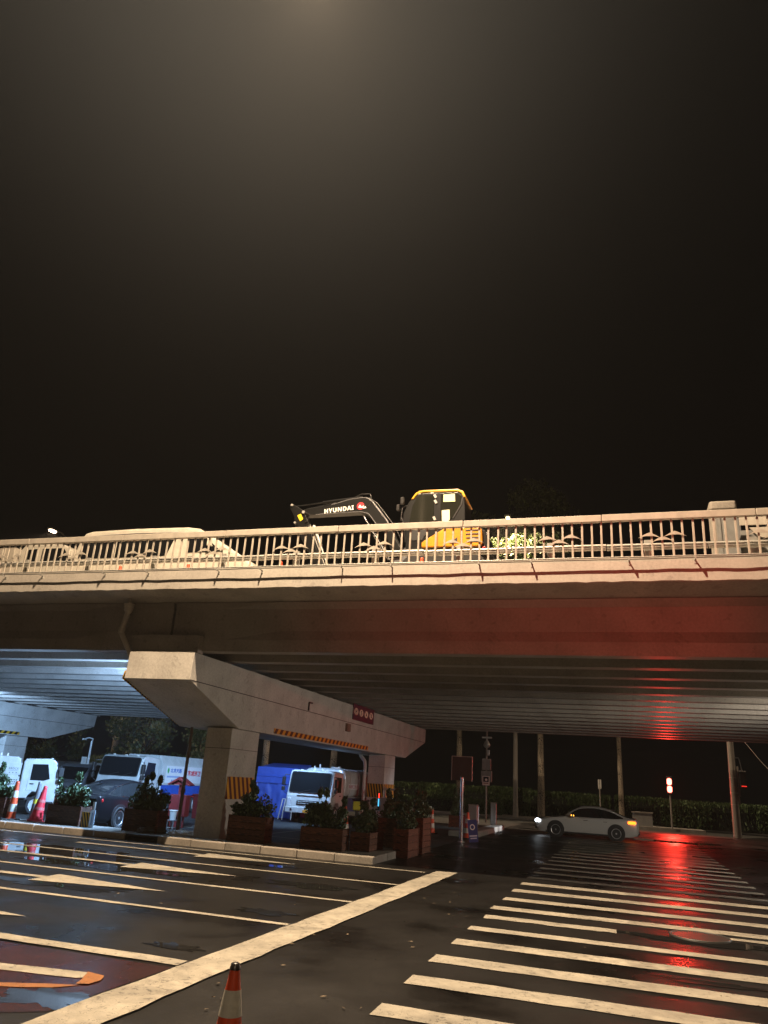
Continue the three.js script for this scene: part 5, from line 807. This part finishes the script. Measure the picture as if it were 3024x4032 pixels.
// ================================================================ HEDGES AND TREES
{
  const seg = leafGeo(3400, () => { const f = rnd(); if (f < 0.45) return [rr(-1.6, 1.6), rr(0.05, 1.0), 0.5 + rr(-0.12, 0.1)]; if (f < 0.75) return [rr(-1.6, 1.6), 1.0 + rr(-0.12, 0.07), rr(-0.5, 0.5)]; return [rr(-1.6, 1.6), rr(0.1, 1), rr(-0.5, 0.5)]; }, 0.1);
  function hedge(label, x0, x1, z, h, d) {
    const t = thing('hedge', label, 'hedge', [(x0 + x1) / 2, 0.12, z], 0, 'clipped hedges across the road'), n = Math.round((x1 - x0) / 3), gs = [];
    for (let i = 0; i < n; i++) { const g = seg.clone(); g.rotateY(i % 2 ? 0 : Math.PI); g.scale((x1 - x0) / n / 3, h * rr(0.95, 1.05), d); g.translate(x0 - (x0 + x1) / 2 + (i + 0.5) * (x1 - x0) / n, 0, 0); gs.push(g); }
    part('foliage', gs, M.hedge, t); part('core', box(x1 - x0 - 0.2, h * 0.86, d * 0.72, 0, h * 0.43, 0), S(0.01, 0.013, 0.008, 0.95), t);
  }
  hedge('tall clipped hedge behind the entrance and the grey lamp mast', -30, -1, -61.5, 1.75, 1.4);
  hedge('low clipped hedge in front of the tall one left of the grey mast', -20, -8.6, -58.9, 0.95, 1.2);
  hedge('clipped hedge behind the red pedestrian signal', -0.5, 12, -61, 1.75, 1.6);
  hedge('clipped hedge behind the low grey wall at the left', -52, -31, -58, 1.5, 1.4);
  const dome = leafGeo(2600, () => { const a = rr(0, 6.28), u = rr(0, 1), s = Math.sqrt(1 - u * u), k = rr(0.86, 1.03); return [Math.cos(a) * s * k, u * k, Math.sin(a) * s * k]; }, 0.09);
  for (const [x, l] of [[-38.3, 'left of two rounded bushes behind the low wall'], [-34.7, 'right of two rounded bushes behind the low wall']]) { const t = thing('round_bush', l, 'bush', [x, 0.12, -50.6], 0, 'rounded bushes'); const f = part('foliage', dome, M.leaf2, t); f.scale.set(1.7, 2.3, 1.3); f.position.y = 0.05; part('stem', cyl(0.12, 0.1, 1.2, 0, 0.6, 0), M.darkbark, t); }

  // poplars beyond the bridge: trunk, limbs and a crown of leaf faces
  function crownGeo(n, H, r, size, near = 0) {
    const cs = []; for (let i = 0; i < 34; i++) { const y = rr(0.12, 1), a = rr(0, 6.28), w = r * Math.sqrt(Math.sin(Math.PI * Math.min(1, y * 0.9 + 0.1))) * rr(0.25, 1); cs.push([Math.cos(a) * w, y * H, Math.sin(a) * w, rr(0.35, 0.95) * r * 0.42, rr(0.4, 0.9) * r * 0.4]); }
    for (let i = 0; i < near; i++) cs.push([rr(-3.4, 2.6), rr(8.3, 11), rr(1.2, 3.4), rr(0.6, 1.1)]);
    const limbs = cs.map(c => bar([0, c[1] * 0.55, 0], [c[0], c[1], c[2]], 0.07, 5, 0.02)); return [leafGeo(n, blob(cs), size), merge(limbs)];
  }
  const cA = crownGeo(5200, 11, 3.4, 0.26), cB = crownGeo(5200, 12, 3.0, 0.26), big = crownGeo(20000, 14.5, 5.2, 0.2, 16);
  function tree(label, x, z, r, bole, lean, crown, k = 1, leaf = M.leaf2) {
    const t = thing('poplar_tree', label, 'tree', [x, 0.1, z], rr(0, 6), 'trees beyond the bridge');
    const pts = []; for (let i = 0; i <= 8; i++) { const y = i / 8 * (bole + 7); pts.push([lean * y + 0.05 * n2(i * 0.6, x), y, 0.06 * n2(i * 0.6, x + 9)]); }
    const g = new THREE.TubeGeometry(new THREE.CatmullRomCurve3(pts.map(p => V3(...p))), 24, 1, 12), p = g.attributes.position, u = g.attributes.uv; for (let i = 0; i < p.count; i++) { const f = Math.floor(i / 13) / 24, c = pts[0]; const y = f * (bole + 7), cx = lean * y; const R0 = r * (1 - 0.7 * f) * (1 + 0.05 * n2(i, f * 9)); p.setX(i, cx + (p.getX(i) - cx) * R0); p.setZ(i, p.getZ(i) * R0); u.setXY(i, u.getY(i) * 1.5, f * 9); } g.computeVertexNormals();
    t.rotation.y = 0; part('trunk', g, M.bark, t);
    const f = part('crown', crown[0], leaf, t); f.position.set(lean * bole, bole, 0); f.scale.setScalar(k); const l = part('limbs', crown[1], M.darkbark, t); l.position.copy(f.position); l.scale.copy(f.scale); f.rotation.y = l.rotation.y = crown === big ? 0 : rr(0, 6);
  }
  tree('pale trunked poplar beyond the bridge behind the dark square panel', -11.3, -56.6, 0.25, 9, -0.03, cA, 1.22);
  tree('tall poplar beyond the bridge lit yellow green by the street lamp right of the excavator', -5.5, -56.4, 0.26, 9.6, 0, big, 1);
  tree('slender poplar beyond the bridge behind the white saloon', -0.15, -58.6, 0.19, 8.5, 0.004, cB, 0.7);
  tree('poplar seen past the left edge of the near column', -32.7, -56.5, 0.27, 8, 0, cB);
  tree('poplar seen just right of the near column', -26.8, -56, 0.3, 8, 0, cA, 0.9);
  tree('poplar seen above the water tanker roof', -21.2, -56.3, 0.3, 8, 0.01, cB, 0.9);
  tree('poplar seen above the camera pole at the left', -41.5, -57, 0.34, 8, 0.0, cA, 0.9);
  const low = crownGeo(4200, 6.2, 3.3, 0.2);
  for (const [x, z, k, l] of [[-36.2, -53.5, 0.9, 'dark leafy tree above the refuse lorry under the bridge'], [-30.5, -55, 0.8, 'dark leafy tree beside the near column'], [-47, -55, 1.0, 'dark leafy tree behind the camera pole at the left']]) { const t = thing('leafy_tree', l, 'tree', [x, 0.1, z], 0, 'leafy trees beyond the bridge'); part('trunk', [bar([0, 0, 0], [0.15, 2.4, 0], 0.16, 8, 0.1), bar([0.1, 1.4, 0], [-0.7, 3, 0.2], 0.07, 6, 0.03)], M.darkbark, t); const f = part('crown', low[0], M.leaf2, t); f.position.y = 0.9; f.scale.setScalar(k); f.rotation.y = x; const b = part('limbs', low[1], M.darkbark, t); b.position.y = 0.9; b.scale.setScalar(k); b.rotation.y = x; }
}
renderer.render(scene, camera);
